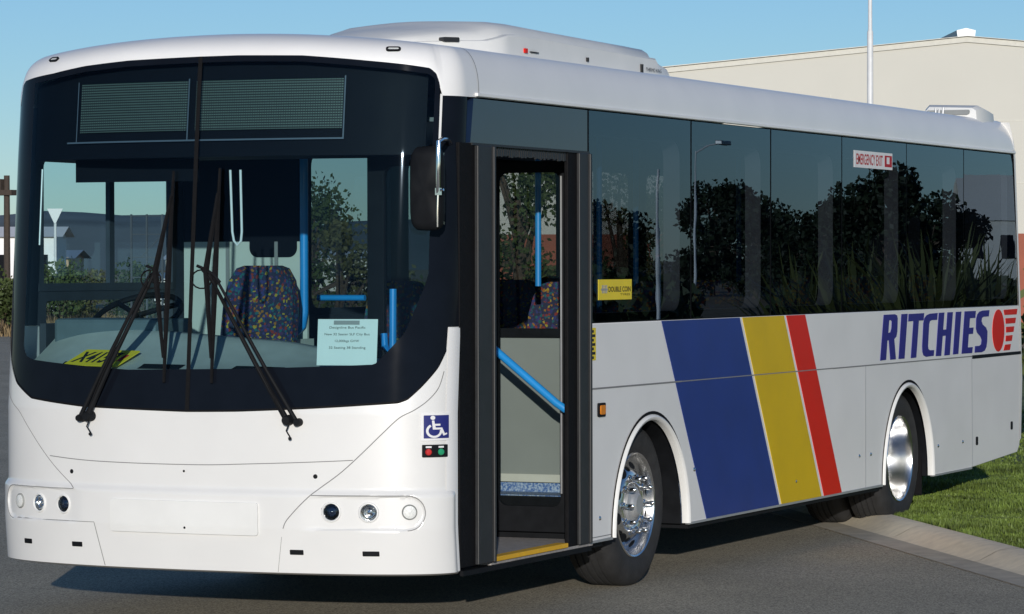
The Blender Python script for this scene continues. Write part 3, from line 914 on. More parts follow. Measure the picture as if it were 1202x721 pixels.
d = (c1-c0).normalized(); nn = Vector((-d.y, d.x, 0)); nn = nn if nn.x < 0 else -nn
fn = lambda a, b, e: c0 + d*a + Vector((0,0,1))*b + nn*e
mb.prism([rrect(.10, -.012, .20, .012, .008)], fn, .012, -.03); mb.build('intake_slot', 'door_grey', pod, smooth=0)
# rear roof vent
mb = MB()
P = []
for u, w, z in ((9.50, .14, 2.80), (9.56, .20, 2.885), (9.64, .22, 2.905), (10.02, .20, 2.875), (10.10, .17, 2.79)):
    P.append([(u, .27-w, 2.76), (u, .27-w+.01, z-.02), (u, .27-w+.04, z), (u, .27+w-.04, z+.012), (u, .27+w-.01, z-.02), (u, .27+w, 2.76)])
mb.grid(P); mb.add(P[0], [tuple(range(6))]); mb.add(P[-1], [tuple(range(6))])
rv = mb.build('roof_vent', 'white_plastic', BUS, smooth=30)
mb = MB(); mb.prism([rrect(.12, 2.835, .44, 2.872, .014)], lambda a, b, d: (9.50 + (b-2.80)*.7 + d, a, b), -.016, .03)
mb.build('vent_opening', 'ink_grey', rv, smooth=30)
for k, (u, h) in enumerate(((9.02, .035), (9.10, .028), (9.20, .045))):
    mb = MB(); mb.tube([(u, .22, 2.81), (u+.01, .22, 2.83+h)], .008, 8); mb.build('roof_bracket', 'galvanised', BUS)

# doorway: posts, leaves, step
def post(u0, u1, zb, ribs, nm):
    mb = MB(); mb.box((u0, -.004, zb), (u1, .018, 2.345))
    o = mb.build(nm, 'rubber', BUS, smooth=0, bevel=.004)
    mb = MB()
    for a, b, d in ribs: mb.box((a, -.004-d, zb+.004), (b, -.003, 2.335))
    mb.build('door_profile', 'door_grey', o, smooth=0, bevel=.004)
post(.425, .79, .30, [(.60, .765, .020), (.775, .797, .028)], 'door_post')
post(1.765, 2.036, .30, [(1.88, 2.00, .018), (2.008, 2.032, .026)], 'door_post')
# door leaves folded inwards, standing square to the body side
def leaf(u, y0, y1, nm):
    fn = lambda a, b, d: (u + d, a, b)
    mb = MB(); mb.prism([[(y0, .355), (y1, .355), (y1, 2.30), (y0, 2.30)], rrect(y0+.05, .49, y1-.09, 2.24, .05)], fn, 0, .035)
    o = mb.build(nm, 'black_matte', BUS, smooth=0, bevel=.003)
    mb = MB(); q = rrect(y0+.05, .49, y1-.09, 2.24, .05); mb.add([(u+.02, a, b) for a, b in q], [tuple(range(len(q)))])
    mb.build('pane', 'door_glass', o, smooth=0)
    return o
lf = leaf(1.99, .085, .585, 'door_leaf')
mb = MB(); mb.tube([(1.93, .60, 1.40), (1.925, .55, 1.365), (1.925, .13, 1.035), (1.93, .085, 1.005), (1.97, .075, 1.00)], .021, 12)
mb.build('grab_rail', 'rail_blue', lf)
mb = MB(); mb.box((1.98, .123, .56), (1.988, .131, 2.22)); mb.box((1.98, .095, .45), (1.988, .104, 1.31))
mb.build('edge_strip', 'galvanised', lf, smooth=0)
lf2 = leaf(.60, .075, .575, 'door_leaf')
mb = MB(); mb.tube([(.56, .415, 1.64), (.555, .415, 1.31), (.56, .46, 1.36), (.57, .47, 1.42)], .018, 12)
mb.build('grab_rail', 'rail_blue', lf2)
# entrance step with yellow edge
mb = MB(); mb.box((.80, .0, .285), (2.10, .80, .318)); st = mb.build('entrance_step', 'step_grey', BUS, smooth=0)
mb = MB(); mb.box((.80, -.012, .300), (1.745, .055, .324)); mb.build('step_edge', 'step_yellow', st, smooth=0, bevel=.004)
mb = MB(); mb.box((.43, -.018, .262), (2.04, -.0, .286)); mb.build('sill_beam', 'black_matte', BUS, smooth=0)
mb = MB(); mb.box((2.02, .60, .318), (2.10, .80, .535)); mb.box((2.04, .05, .318), (2.10, .60, .535)); mb.build('step_riser', 'black_matte', BUS, smooth=0)
# floor in pieces that leave the wheels free
mb = MB()
mb.box((2.10, .05, .30), (2.38, 2.45, .54)); mb.box((2.38, .88, .30), (3.52, 1.62, .54)); mb.box((3.52, .05, .30), (7.08, 2.45, .54))
mb.box((7.08, .88, .30), (8.24, 1.62, .54)); mb.box((8.24, .05, .36), (10.2, 2.45, .54)); mb.box((.52, .80, .29), (2.10, 2.45, .35))
mb.box((.46, .10, .28), (.80, .80, .34))
mb.build('floor', 'floor_blue', BUS, smooth=0)
mb = MB(); mb.box((3.55, .02, .27), (7.06, 2.48, .30)); mb.box((8.26, .03, .33), (10.1, 2.47, .36)); mb.box((.45, .05, .262), (2.35, 2.45, .284))
mb.box((2.35, .95, .25), (8.3, 1.55, .30))
mb.build('underbody', 'black_matte', BUS, smooth=0)
# lining: ceiling, lower side walls, rear bulkhead
mb = MB(); mb.box((.72, .06, 2.46), (10.15, 2.44, 2.48)); mb.build('ceiling', 'ceiling_grey', BUS, smooth=0)
mb = MB(); mb.box((3.55, .04, .54), (7.05, .06, 1.46)); mb.box((8.28, .04, .54), (10.15, .06, 1.46)); mb.box((.62, 2.42, .35), (10.15, 2.46, 1.46))
mb.box((2.10, .04, .95), (3.6, .06, 1.46)); mb.box((7.0, .04, .95), (8.3, .06, 1.46)); mb.box((10.12, .06, .54), (10.16, 2.44, 2.46))
mb.build('wall_lining', 'interior_dark', BUS, smooth=0)
# modesty panel behind the doorway
mb = MB(); mb.prism([rrect(.14, .63, 1.00, 1.372, .03)], lambda a, b, d: (2.36 + d, a, b), 0, .02)
mp = mb.build('modesty_panel', 'modesty_grey', BUS, smooth=30)
mb = MB(); mb.box((2.345, .12, 1.366), (2.40, 1.03, 1.415)); mb.box((2.34, .10, .54), (2.39, .14, 1.40)); mb.box((2.34, 1.0, .54), (2.39, 1.03, 1.40)); mb.build('panel_frame', 'black_matte', mp, smooth=0)
mb = MB(); mb.box((2.345, .14, .592), (2.375, 1.00, .634)); mb.build('kick_strip', 'cream', mp, smooth=0)
mb = MB(); mb.box((2.342, .14, .54), (2.372, 1.00, .588)); mb.build('floor_coving', 'floor_blue', mp, smooth=0)
# driver's bulkhead
mb = MB()
for a, b in ((1.64, 1.82), (1.83, 2.12), (2.13, 2.40)): mb.box((2.03, a, .55), (2.05, b, 1.885))
db = mb.build('driver_bulkhead', 'panel_grey', BUS, smooth=0)
mb = MB(); mb.box((2.02, 1.815, .55), (2.028, 1.835, 1.885)); mb.box((2.02, 2.115, .55), (2.028, 2.135, 1.885)); mb.build('panel_gap', 'seam', db, smooth=0)
mb = MB(); mb.box((2.026, 1.64, 1.886), (2.052, 2.40, 2.45)); mb.prism([rrect(1.70, 1.80, 1.99, 1.95, .05)], lambda a, b, d: (2.024 + d, a, b), 0, .004); mb.build('shade_and_blind', 'display_dark', db, smooth=0)  # black box paints shade on the upper bulkhead; rounded piece is the blind
mb = MB(); mb.box((1.20, 1.60, .35), (2.03, 1.62, 1.36)); mb.build('cab_door', 'panel_grey', BUS, smooth=0)
# poles and rails
def rail(pts, r=.019): 
    mb = MB(); mb.tube(pts, r, 12); mb.build('hand_rail', 'rail_blue', BUS)
rail([(2.0, 1.643, 2.45), (2.0, 1.643, 1.50), (2.0, 1.655, 1.43), (2.0, 1.69, 1.395), (2.0, 1.73, 1.39)], .023)
rail([(3.0, 1.77, 1.57), (3.0, 2.07, 1.57)], .017)
rail([(2.66, .55, 2.45), (2.66, .55, 1.64)], .017)
rail([(4.6, .75, 2.45), (4.6, .75, .54)], .017); rail([(6.4, .75, 2.45), (6.4, .75, .54)], .017); rail([(6.4, 1.75, 2.45), (6.4, 1.75, .54)], .017)
rail([(4.6, .42, 1.60), (4.6, .75, 1.60)], .017)
rail([(3.0, .33, 2.46), (3.0, .33, 1.46)], .016)

# seats
def seat(u, y, z, nm='passenger_seat', w=.21, hb=.66):
    mb = MB(); P = []
    for k, (dx, dz, ww) in enumerate(((.0, .0, .92), (.02, .12, 1.0), (.05, .30, 1.0), (.075, .48, .97), (.09, .58, .86), (.096, .645, .66), (.10, .66, .45))):
        r = []
        for a in np.linspace(-1, 1, 13):
            r.append((u + dx*hb/.66 + .03*abs(a)**3*(-1), y + a*w*ww, z + dz*hb/.66))
        P.append(r)
    back = [[(p[0]+.07, p[1], p[2]) for p in r] for r in P]
    mb.grid(P); mb.grid(back)
    n_ = len(P); m_ = 13
    loop = [P[0][j] for j in range(m_)] + [P[i][m_-1] for i in range(1, n_)] + [P[n_-1][j] for j in range(m_-2, -1, -1)] + [P[i][0] for i in range(n_-2, 0, -1)]
    lb = [(p[0]+.07, p[1], p[2]) for p in loop]
    mb.grid([[a, b] for a, b in zip(loop + loop[:1], lb + lb[:1])])
    b_ = mb.build(nm, 'seat_fabric', BUS, smooth=50)
    mb = MB(); mb.box((u-.42, y-w, z-.10), (u+.02, y+w, z)); mb.build('seat_cushion', 'seat_fabric', b_, smooth=40, bevel=.03)
    mb = MB(); mb.box((u-.24, y-.10, .54), (u-.10, y+.10, z-.10)); mb.build('seat_base', 'black_matte', b_, smooth=0)
    return b_
ds = seat(1.60, 1.735, 1.10, 'driver_seat', .215, .655)
for u in (3.15, 4.0, 4.85, 5.7):
    for y in (.62 if u < 3.2 else .40, 2.08):
        if not (u < 3.2 and y > 1): seat(u - (.04 if u < 3.2 else 0), y, 1.0)
for u in (6.6, 7.5, 8.4, 9.2):
    for y in (.35, 2.12): seat(u, y, 1.02)

# dashboard
mb = MB(); P = []
for y in np.linspace(.20, 2.36, 40):
    h = 1.25-y; u0 = plan(h_to_s(h))[0] + .05
    zt = float(np.interp(y, [.2, .45, 1.0, 1.45, 1.75, 2.2, 2.36], [1.275, 1.285, 1.375, 1.405, 1.425, 1.455, 1.46]))
    r = [(u0, y, 1.16), (u0+.01, y, 1.235), (u0+.05, y, 1.246)]
    for k in range(1, 9):
        f = k/8; r.append((u0+.05+.42*f, y, 1.246 + (zt-1.246)*(f**1.2)))
    r += [(u0+.53, y, zt+.006), (u0+.58, y, zt-.02), (u0+.60, y, zt-.10), (u0+.60, y, .40)]
    P.append(r)
mb.grid(P)
dash = mb.build('dashboard', 'dash_grey', BUS, smooth=45)
for y0, y1 in ((1.90, 2.10), (1.36, 1.60), (.82, 1.08), (.42, .58)):
    mb = MB(); P = []
    for y in np.linspace(y0, y1, 10):
        h = 1.25-y; u0 = plan(h_to_s(h))[0] + .05
        zt = float(np.interp(y, [.2, .45, 1.0, 1.45, 1.75, 2.2, 2.36], [1.275, 1.285, 1.375, 1.405, 1.425, 1.455, 1.46]))
        P.append([(u0+.05+.42*f, y, 1.249 + (zt-1.246)*(f**1.2)) for f in (.03, .12, .20)])
    mb.grid(P); mb.build('dash_vent', 'black_matte', dash, smooth=0)
mb = MB(); mb.box((.56, 1.74, 1.30), (.95, 2.34, 1.487)); mb.build('instrument_binnacle', 'hood_teal', dash, smooth=0, bevel=.02)
mb = MB()
ctr = Vector((.86, 2.02, 1.50)); ax = Vector((-.45, 0, .89)).normalized(); x = Vector((0, 1, 0)); y = ax.cross(x)
mb.tube([ctr + (x*math.cos(a) + y*math.sin(a))*.23 for a in np.linspace(0, 2*PI, 41)], .015, 10, cap=False)
for a in (PI/2+.2, PI*1.2, -PI*.2): mb.tube([ctr, ctr + (x*math.cos(a) + y*math.sin(a))*.22], .014, 8)
mb.tube([ctr, ctr - ax*.35], .03, 10)
mb.build('steering_wheel', 'black_matte', BUS)
# destination display behind the upper glass, and blinds
mb = MB()
front_loft(mb, ss(-.73, .72, 60), 2.285, lambda s: zup(s)-.02, 6, -.075)
mb.grid([[fp(s, 2.285, -.075), fp(s, 2.285, -.075) + Vector((.5, 0, 0))] for s in ss(-.73, .72, 60)])
dd = mb.build('destination_box', 'display_dark', BUS, smooth=40)
for y0, y1 in ((.512, 1.300), (1.345, 2.000)):
    mb = MB(); front_loft(mb, [h_to_s(1.25-y) for y in np.linspace(y1, y0, 24)], 2.415, 2.655, 3, -.058)
    mb.build('led_panel', 'led_matrix', dd, smooth=40)
mb = MB()
def bar(y0, y1, z0, z1): front_loft(mb, [h_to_s(1.25-y) for y in np.linspace(y1, y0, 24)], z0, z1, 1, -.052)
bar(.50, 2.08, 2.362, 2.370); bar(2.012, 2.018, 2.37, 2.668); bar(1.333, 1.340, 2.37, 2.668); bar(.500, .507, 2.37, 2.668)
mb.build('display_frame', 'display_edge', dd, smooth=0)
mb = MB(); mb.box((.42, 1.42, 2.175), (.435, 2.12, 2.29)); mb.build('sun_visor', 'display_dark', BUS, smooth=0)
mb = MB(); mb.tube([(.20, 1.118, 2.22), (.195, 1.105, 1.92), (.193, 1.095, 1.875), (.19, 1.075, 1.855), (.19, 1.055, 1.875), (.19, 1.05, 1.92), (.20, 1.062, 2.22)], .006, 8)
mb.build('blind_cord', 'sign_white', BUS)
# A-pillar inside left and the pale strip on the left edge
mb = MB(); mb.tube([fp(-.575, 1.86, -.05), fp(-.575, 2.24, -.05)], .006, 8); mb.build('trim_strip', 'galvanised', BUS)

# wheelchair symbol and door buttons on the front corner
cfn = lambda a, b, d: fp(s_of(a), b, front_off(s_of(a), b) + d)
wc = arc_of(.815); hw = .079
def ffn(d): return lambda a, b, e: cfn(wc + a, .987 + b, d + e)
mb = MB(); mb.prism([rrect(-hw, -.066, hw, .066, .004, 2)], ffn(.006), .0, -.004, fine=.012); o = mb.build('accessibility_sign', 'sign_white', front, smooth=0)
mb = MB(); mb.prism([rrect(-hw+.013, -.055, hw-.012, .055, .003, 2)], ffn(.0075), .0, -.001, fine=.012); mb.build('sign_field', 'sign_blue', o, smooth=0)
mb = MB()
g = lambda pts, holes=(): mb.prism([pts] + list(holes), ffn(.009), 0, -.001, fine=.012)
sx = 1.2
g([(sx*(-.018 + .010*math.cos(a)), .043 + .010*math.sin(a)) for a in np.linspace(0, 2*PI, 17)[:-1]])
g([(sx*x, y) for x, y in ((-.022, .030), (-.012, .030), (-.010, .014), (.014, .014), (.014, .005), (-.008, .005), (-.006, -.004), (.022, -.004), (.034, -.032), (.044, -.029), (.046, -.036), (.028, -.043), (.015, -.013), (-.018, -.013))])
ring = [(a, .034) for a in np.linspace(math.radians(120), math.radians(370), 26)] + [(a, .024) for a in np.linspace(math.radians(365), math.radians(120), 26)]
g([(sx*(-.012 + r*math.cos(a)), -.019 + r*math.sin(a)) for a, r in ring])
mb.build('symbol', 'sign_white', o, smooth=0)
mb = MB(); mb.prism([rrect(-hw+.006, -.145, hw-.018, -.085, .004, 2)], ffn(.006), 0, -.006, fine=.012); o = mb.build('door_button_box', 'black_matte', front, smooth=0)
for x, m in ((-.042, 'button_red'), (.022, 'button_green')):
    c = ffn(.006)(x, -.120, 0); mb = MB(); mb.lathe([(0, .010), (.012, .009), (.016, .004), (.017, -.002)], c, fnormal(s_of(wc+x)), 18); mb.build('door_button', m, o)
mb = MB()
for x in (-.042, .022): mb.prism([[(x-.014, -.100), (x+.014, -.100), (x+.014, -.092), (x-.014, -.092)]], ffn(.0075), 0, -.001)
mb.build('print', 'sign_white', o, smooth=0)

# stickers on the side glass
def flat_text(mb, txt, x0, z0, x1, z1, d, bold=0.0):
    V, F = text_shapes(txt, x0, z0, x1, z1, bold); mb.add([(a, d, b) for a, b in V], F)
mb = MB(); mb.prism([[(2.179, 1.570), (2.649, 1.570), (2.649, 1.678), (2.179, 1.678)]], sidefn, -.003, -.0005); o = mb.build('tyre_sticker', 'sign_yellow', BUS, smooth=0)
mb = MB(); flat_text(mb, 'DOUBLE COIN', 2.315, 1.612, 2.630, 1.640, -.0042, .02); flat_text(mb, 'TYRES', 2.48, 1.592, 2.62, 1.603, -.0042); mb.build('print', 'ink', o, smooth=0)
mb = MB()
for k in range(4): mb.prism([[(2.225+.02*k, 1.605), (2.237+.02*k, 1.605), (2.237+.02*k, 1.648), (2.225+.02*k, 1.648)]], sidefn, -.0042, -.003)
mb.prism([[(2.21, 1.62), (2.305, 1.62), (2.305, 1.630), (2.21, 1.630)]], sidefn, -.0046, -.0043)
mb.build('emblem', 'ink_grey', o, smooth=0)
mb = MB(); mb.prism([[(6.486, 2.378), (7.298, 2.378), (7.298, 2.487), (6.486, 2.487)]], sidefn, -.003, -.0005); o = mb.build('exit_sticker', 'sign_white', BUS, smooth=0)
mb = MB(); flat_text(mb, 'EMERGENCY EXIT', 6.53, 2.398, 7.085, 2.468, -.0042, .015)
mb.prism([[(7.13, 2.395), (7.285, 2.395), (7.285, 2.47), (7.13, 2.47)], [(7.17, 2.415), (7.235, 2.415), (7.235, 2.46), (7.17, 2.46)]], sidefn, -.0042, -.003); mb.build('print', 'ink_red', o, smooth=0)

# wheels
def tyre(mb, cx, y0, cz, R=.447, w=.275, rb=.285):
    prof = [(rb, y0+.018), (rb+.02, y0+.004), (rb+.06, y0-.006), (rb+.095, y0-.004), (R-.045, y0+.004), (R-.020, y0+.016), (R-.006, y0+.034), (R, y0+.058)]
    k = 4
    yy = np.linspace(y0+.058, y0+w-.058, 2*k+1)
    for i in range(k):
        a, b = yy[2*i], yy[2*i+2]
        prof += [(R, a+.002), (R, b-.011), (R-.010, b-.009), (R-.010, b-.002)]
    prof += [(R, y0+w-.058), (R-.02, y0+w-.016), (rb+.06, y0+w+.006), (rb, y0+w-.018)]
    mb.lathe(prof, (cx, 0, cz), (0, 1, 0), 72)
def front_wheel(cx, cz, y):
    mb = MB(); tyre(mb, cx, y-.004, cz)
    o = mb.build('wheel', 'tyre_rubber', BUS, smooth=30, origin=(cx, y, cz))
    mb = MB()
    mb.lathe([(.286, .030), (.290, .006), (.284, .000), (.276, .004), (.268, .020), (.262, .060), (.250, .085), (.236, .080), (.226, .058), (.190, .030), (.172, .020), (.150, .018), (.122, .018), (.112, .024), (.104, .040)], (cx, y, cz), (0, 1, 0), 72)
    rim = mb.build('rim', 'polished_alloy', o, smooth=35, origin=(cx, y, cz))
    for k in range(10):
        a = 2*PI*(k+.5)/10
        mb = MB(); c = Vector((cx + .208*math.cos(a), y+.036, cz + .208*math.sin(a)))
        rad = Vector((math.cos(a), 0, math.sin(a))); tan = Vector((-math.sin(a), 0, math.cos(a)))
        nrm = (Vector((0,-1,0)) + rad*.62).normalized(); tr = tan.cross(nrm)
        q = [c + (tan*.034*math.cos(t) + tr*.024*math.sin(t)) + nrm*.012 for t in np.linspace(0, 2*PI, 19)[:-1]]
        mb.add(q, [tuple(range(18))]); mb.build('hand_hole', 'black_matte', o, smooth=0, origin=(cx, y, cz))
        a = 2*PI*k/10
        mb = MB(); c = (cx + .150*math.cos(a), y+.016, cz + .150*math.sin(a))
        mb.lathe([(0, -.064), (.009, -.062), (.013, -.054), (.0145, -.012), (.021, -.008), (.022, .004)], c, (0, 1, 0), 14)
        mb.build('wheel_nut', 'chrome', o, smooth=35, origin=(cx, y, cz))
    mb = MB(); mb.lathe([(0, -.022), (.05, -.022), (.062, -.014), (.070, -.008), (.074, .0), (.082, .006), (.100, .012), (.104, .045)], (cx, y, cz), (0, 1, 0), 40)
    mb.build('hub_cap', 'galvanised', o, smooth=30, origin=(cx, y, cz))
    return o
def rear_wheel(cx, cz, y):
    mb = MB(); tyre(mb, cx, y-.004, cz); tyre(mb, cx, y+.315, cz)
    o = mb.build('wheel', 'tyre_rubber', BUS, smooth=30, origin=(cx, y, cz))
    mb = MB()
    mb.lathe([(.288, .030), (.291, .006), (.285, .0), (.277, .004), (.271, .018), (.268, .05), (.258, .085), (.254, .15), (.238, .185), (.19, .165), (.15, .17), (.11, .17), (.10, .13), (.06, .10), (0, .095)], (cx, y, cz), (0, 1, 0), 72)
    mb.build('rim', 'polished_alloy', o, smooth=35, origin=(cx, y, cz))
    for k in range(10):
        a = 2*PI*k/10
        mb = MB(); mb.lathe([(0, -.035), (.012, -.033), (.014, .0)], (cx + .150*math.cos(a), y+.17, cz + .150*math.sin(a)), (0, 1, 0), 12)
        mb.build('wheel_nut', 'chrome', o, smooth=35, origin=(cx, y, cz))
    return o
fw = front_wheel(2.928, .443, .085); rw = rear_wheel(7.690, .447, .065)
def copy_tree(o, parent, loc=None):
    c = o.copy(); COL.objects.link(c); c.parent = parent
    if loc is not None: c.location = loc
    for ch in [k for k in bpy.data.objects if k.parent == o]: copy_tree(ch, c)
    return c
for w, y in ((fw, 2.415), (rw, 2.435)):
    c = copy_tree(w, BUS, (w.location.x, y-1.25, w.location.z)); c.rotation_euler = (0, 0, PI)

# mirrors
def mirror(cx, cy, zt, zb, w, arm):
    mb = MB(); P = []
    n_ = 24
    for d, f in ((0, .0), (.0, .80), (.015, .95), (.04, 1.0), (.07, .98), (.085, .9), (.085, 0)):
        r = []
        for k in range(n_):
            a = 2*PI*k/n_
            ca, sa = math.cos(a), math.sin(a)
            ex = 2/5.0
            r.append((cx + d, cy + f*w/2*math.copysign(abs(ca)**ex, ca), (zt+zb)/2 + f*(zt-zb)/2*math.copysign(abs(sa)**ex, sa)))
        P.append(r + r[:1])
    mb.grid(P)
    o = mb.build('mirror', 'black_matte', BUS, smooth=50)
    mb = MB(); mb.tube(arm, .011, 10); mb.build('mirror_arm', 'chrome', o)
    mb = MB(); mb.box((cx+.086, cy-w*.4, zb+.03), (cx+.088, cy+w*.4, zt-.03)); mb.build('mirror_glass', 'chrome', o, smooth=0)
    return o
m1 = mirror(.12, .042, 2.318, 1.918, .165, [(.40, .03, 2.335), (.30, .00, 2.355), (.16, -.038, 2.35), (.105, -.043, 2.335), (.10, -.045, 2.28), (.10, -.043, 2.105), (.105, -.038, 2.085)])
mb = MB(); mb.tube([(.10, -.043, 2.10), (.098, -.041, 2.01), (.10, -.040, 1.935)], .005, 8); mb.box((.092, -.056, 2.085), (.112, -.031, 2.118)); mb.tube([(.10, -.072, 2.11), (.10, -.033, 2.105)], .006, 8)
mb.build('mirror_clamp', 'chrome', m1, smooth=30)

# wipers
def wiper(sp, zp, s_el, z_el, s_top, z_top, s_bot, z_bot, sgn):
    def q(s, z, o): return fp(s, z, o)
    mb = MB()
    a, b = q(sp, zp, .035), q(s_el, z_el, .040)
    mb.tube([a, a.lerp(b, .35) + Vector((-.012, 0, 0)), b], [.016, .012, .009], 8)
    a2, b2 = q(sp + sgn*.028, zp-.01, .032), q(s_el + sgn*.018, z_el-.03, .036)
    mb.tube([a2, a2.lerp(b2, .35) + Vector((-.012, 0, 0)), b2], [.012, .010, .007], 8)
    mb.tube([b + Vector((-.005, .05, .02)), b, b2, b2 + Vector((-.005, -.03, -.03))], .008, 6)
    o = mb.build('wiper', 'black_matte', BUS)
    mb = MB(); t_, e = q(s_top, z_top, .018), q(s_bot, z_bot, .018)
    mb.tube([t_, t_.lerp(e, .5) + Vector((-.006, 0, 0)), e], [.007, .017, .008], 6)
    t2, e2 = q(s_top, z_top-.12, .032), q(s_bot, z_bot+.12, .032)
    m_ = q(s_el, z_el, .045)
    mb.tube([t2, m_, e2], [.008, .017, .008], 6)
    mb.build('wiper_blade', 'rubber', o)
    mb = MB()
    pts = [q(s_el, z_el, .05) + Vector((-.004, .02 + .055*math.sin(a)*-1, .0 + .045*math.cos(a)-.045)) for a in np.linspace(0, 2*PI, 16)]
    mb.tube([q(sp, zp, .05)] + [q(sp + (s_el-sp)*f, zp + (z_el-zp)*f, .056) for f in (.3, .6, .9)] + pts, .004, 6)
    mb.build('washer_hose', 'rubber', o)
    mb = MB(); n_ = fnormal(sp)
    mb.lathe([(0, .055), (.018, .055), (.024, .045), (.026, .0), (.034, -.005)], q(sp, zp, .0), n_, 20)
    mb.lathe([(0, .05), (.014, .05), (.018, .04), (.020, .0)], q(sp + sgn*.028, zp-.01, 0), n_, 20)
    p0 = q(sp + .004, zp-.02, .03)
    mb.tube([p0, p0 + Vector((-.006, .01, -.03)), p0 + Vector((0, -.004, -.055)), p0 + Vector((.006, -.006, -.066))], .004, 6)
    mb.lathe([(0, .01), (.008, .006), (.008, -.004), (0, -.008)], p0 + Vector((.0, -.006, -.068)), (0, 0, 1), 12)
    mb.build('wiper_pivot', 'black_matte', o, smooth=40)
wiper(-.255, 1.020, -.068, 1.735, -.040, 2.215, -.045, 1.19, -1)
wiper(.250, 1.018, .035, 1.735, .052, 2.225, .050, 1.19, 1)

# things lying in the bus
pl = MB()
A, B_, Cc, D_ = Vector((.165, 2.045, 1.262)), Vector((.125, 1.715, 1.258)), Vector((.27, 1.66, 1.325)), Vector((.31, 1.99, 1.335))
X = (B_-A); Y = (D_-A); N_ = X.cross(Y).normalized(); N_ = N_ if N_.z > 0 else -N_
pfn = lambda a, b, d: A + X*a + Y*b + N_*d
pl.prism([rrect(0, 0, 1, 1, .04, 3)], pfn, .004, 0)
plate = pl.build('number_plate', 'sign_yellow', None, smooth=0, origin=A)
tag(plate, 'yellow number plate reading X4157 lying on the dashboard behind the left wiper', 'number plate')
mb = MB(); V, F = text_shapes('X4157', .06, .16, .80, .84, .03); mb.add([pfn(a, b, .0055) for a, b in V], F); mb.build('plate_text', 'ink', plate, smooth=0)
mb = MB(); mb.prism([[(.85, .3), (.93, .3), (.93, .7), (.85, .7)]], pfn, .0055, .0045); mb.build('plate_tab', 'ink_red', plate, smooth=0)
w0, w1 = arc_of(.322), arc_of(.522)
nf = lambda a, b, d: fp(s_of(w0 + (w1-w0)*a), 1.279 + .220*b, -.012 + d)
mb = MB(); P = [[nf(a, b, 0) for b in (0, .5, 1)] for a in np.linspace(0, 1, 12)]; mb.grid(P)
note = mb.build('paper_notice', 'paper', None, smooth=0, origin=nf(.5, 0, 0))
tag(note, 'white typed paper notice taped inside the windscreen on the door side', 'notice')
mb = MB()
for txt, y, x0, x1 in (('Designline Bus Pacific', .78, .20, .80), ('New 32 Seater SLF City Bus', .635, .12, .87), ('12,000kgs GVW', .49, .30, .70), ('32 Seating 38 Standing', .345, .20, .81)):
    V, F = text_shapes(txt, x0, y, x1, y+.065); mb.add([nf(a, b, .002) for a, b in V], F)
mb.build('print', 'ink', note, smooth=0)
mb = MB(); mb.add([nf(a, b, .002) for a, b in ((.27, .88), (.70, .88), (.70, .97), (.27, .97))], [(0,1,2,3)]); mb.build('letterhead', 'ink_grey', note, smooth=0)

# ------------------------------------------------------------------ warehouse
WH = thing('warehouse', (72.7, 18.5, 0), 'big cream warehouse with low gable and red-brown lower wall behind the bus', 'warehouse')
g0, g1, g2, gR = Vector((67.5, 30.0)), Vector((72.69, 18.54)), Vector((78.6, 5.5)), None
fd = (g2-g0).normalized(); bd = Vector((fd.y, -fd.x)); bd = bd if bd.x > 0 else -bd
def wp(f, z, b=0.0):  # f metres along the front from the ridge
    q = g1 + fd*f + bd*b; return (q.x, q.y, z)
L0, L1 = -(g1-g0).length, (g2-g1).length
mb = MB()
zr = 7.66; zl, zr2 = zr + L0*.100, zr - L1*.085
mb.add([wp(L0, 2.55), wp(L1, 2.55), wp(L1, zr2), wp(0, zr), wp(L0, zl)], [(0,1,2,3,4)])
mb.add([wp(L0, 0, .0), wp(L0, 0, 45), wp(L0, zl, 45), wp(L0, zl)], [(0,1,2,3)]); mb.add([wp(L1, 0), wp(L1, 0, 45), wp(L1, zr2, 45), wp(L1, zr2)], [(0,1,2,3)])
mb.add([wp(L0, 0, 45), wp(L1, 0, 45), wp(L1, zr2, 45), wp(0, zr, 45), wp(L0, zl, 45)], [(0,1,2,3,4)])
mb.build('wall', 'warehouse_wall', WH, smooth=0)
mb = MB(); mb.add([wp(L0, 0), wp(L1, 0), wp(L1, 2.55), wp(L0, 2.55)], [(0,1,2,3)]); mb.build('brick_base', 'warehouse_base', WH, smooth=0)
mb = MB(); mb.add([wp(L0-.2, zl+.02, -.15), wp(0, zr+.05, -.15), wp(0, zr+.05, 45), wp(L0-.2, zl+.02, 45)], [(0,1,2,3)]); mb.add([wp(L1+.2, zr2+.02, -.15), wp(0, zr+.05, -.15), wp(0, zr+.05, 45), wp(L1+.2, zr2+.02, 45)], [(0,1,2,3)])
rf = mb.build('roof', 'roof_steel', WH, smooth=0)
mb = MB()
for a, za, b, zb in ((L0, zl, 0, zr), (0, zr, L1, zr2)):
    mb.add([wp(a, za-.10, -.06), wp(b, zb-.10, -.06), wp(b, zb+.07, -.06), wp(a, za+.07, -.06), wp(a, za+.07, .2), wp(b, zb+.07, .2)], [(0,1,2,3), (3,2,5,4)])
mb.build('barge_flashing', 'warehouse_trim', rf, smooth=0)
mb = MB()
mb.add([wp(-.22, zr-.02, .1), wp(.22, zr-.02, .1), wp(.25, zr+.22, .1), wp(0, zr+.28, .1), wp(-.25, zr+.22, .1), wp(-.22, zr-.02, 40), wp(.22, zr-.02, 40), wp(.25, zr+.22, 40), wp(0, zr+.28, 40), wp(-.25, zr+.22, 40)],
       [(0,1,2,3,4), (5,6,7,8,9), (0,4,9,5), (4,3,8,9), (3,2,7,8), (2,1,6,7)])
mb.build('ridge_vent', 'roof_steel', rf, smooth=0)
mb = MB()
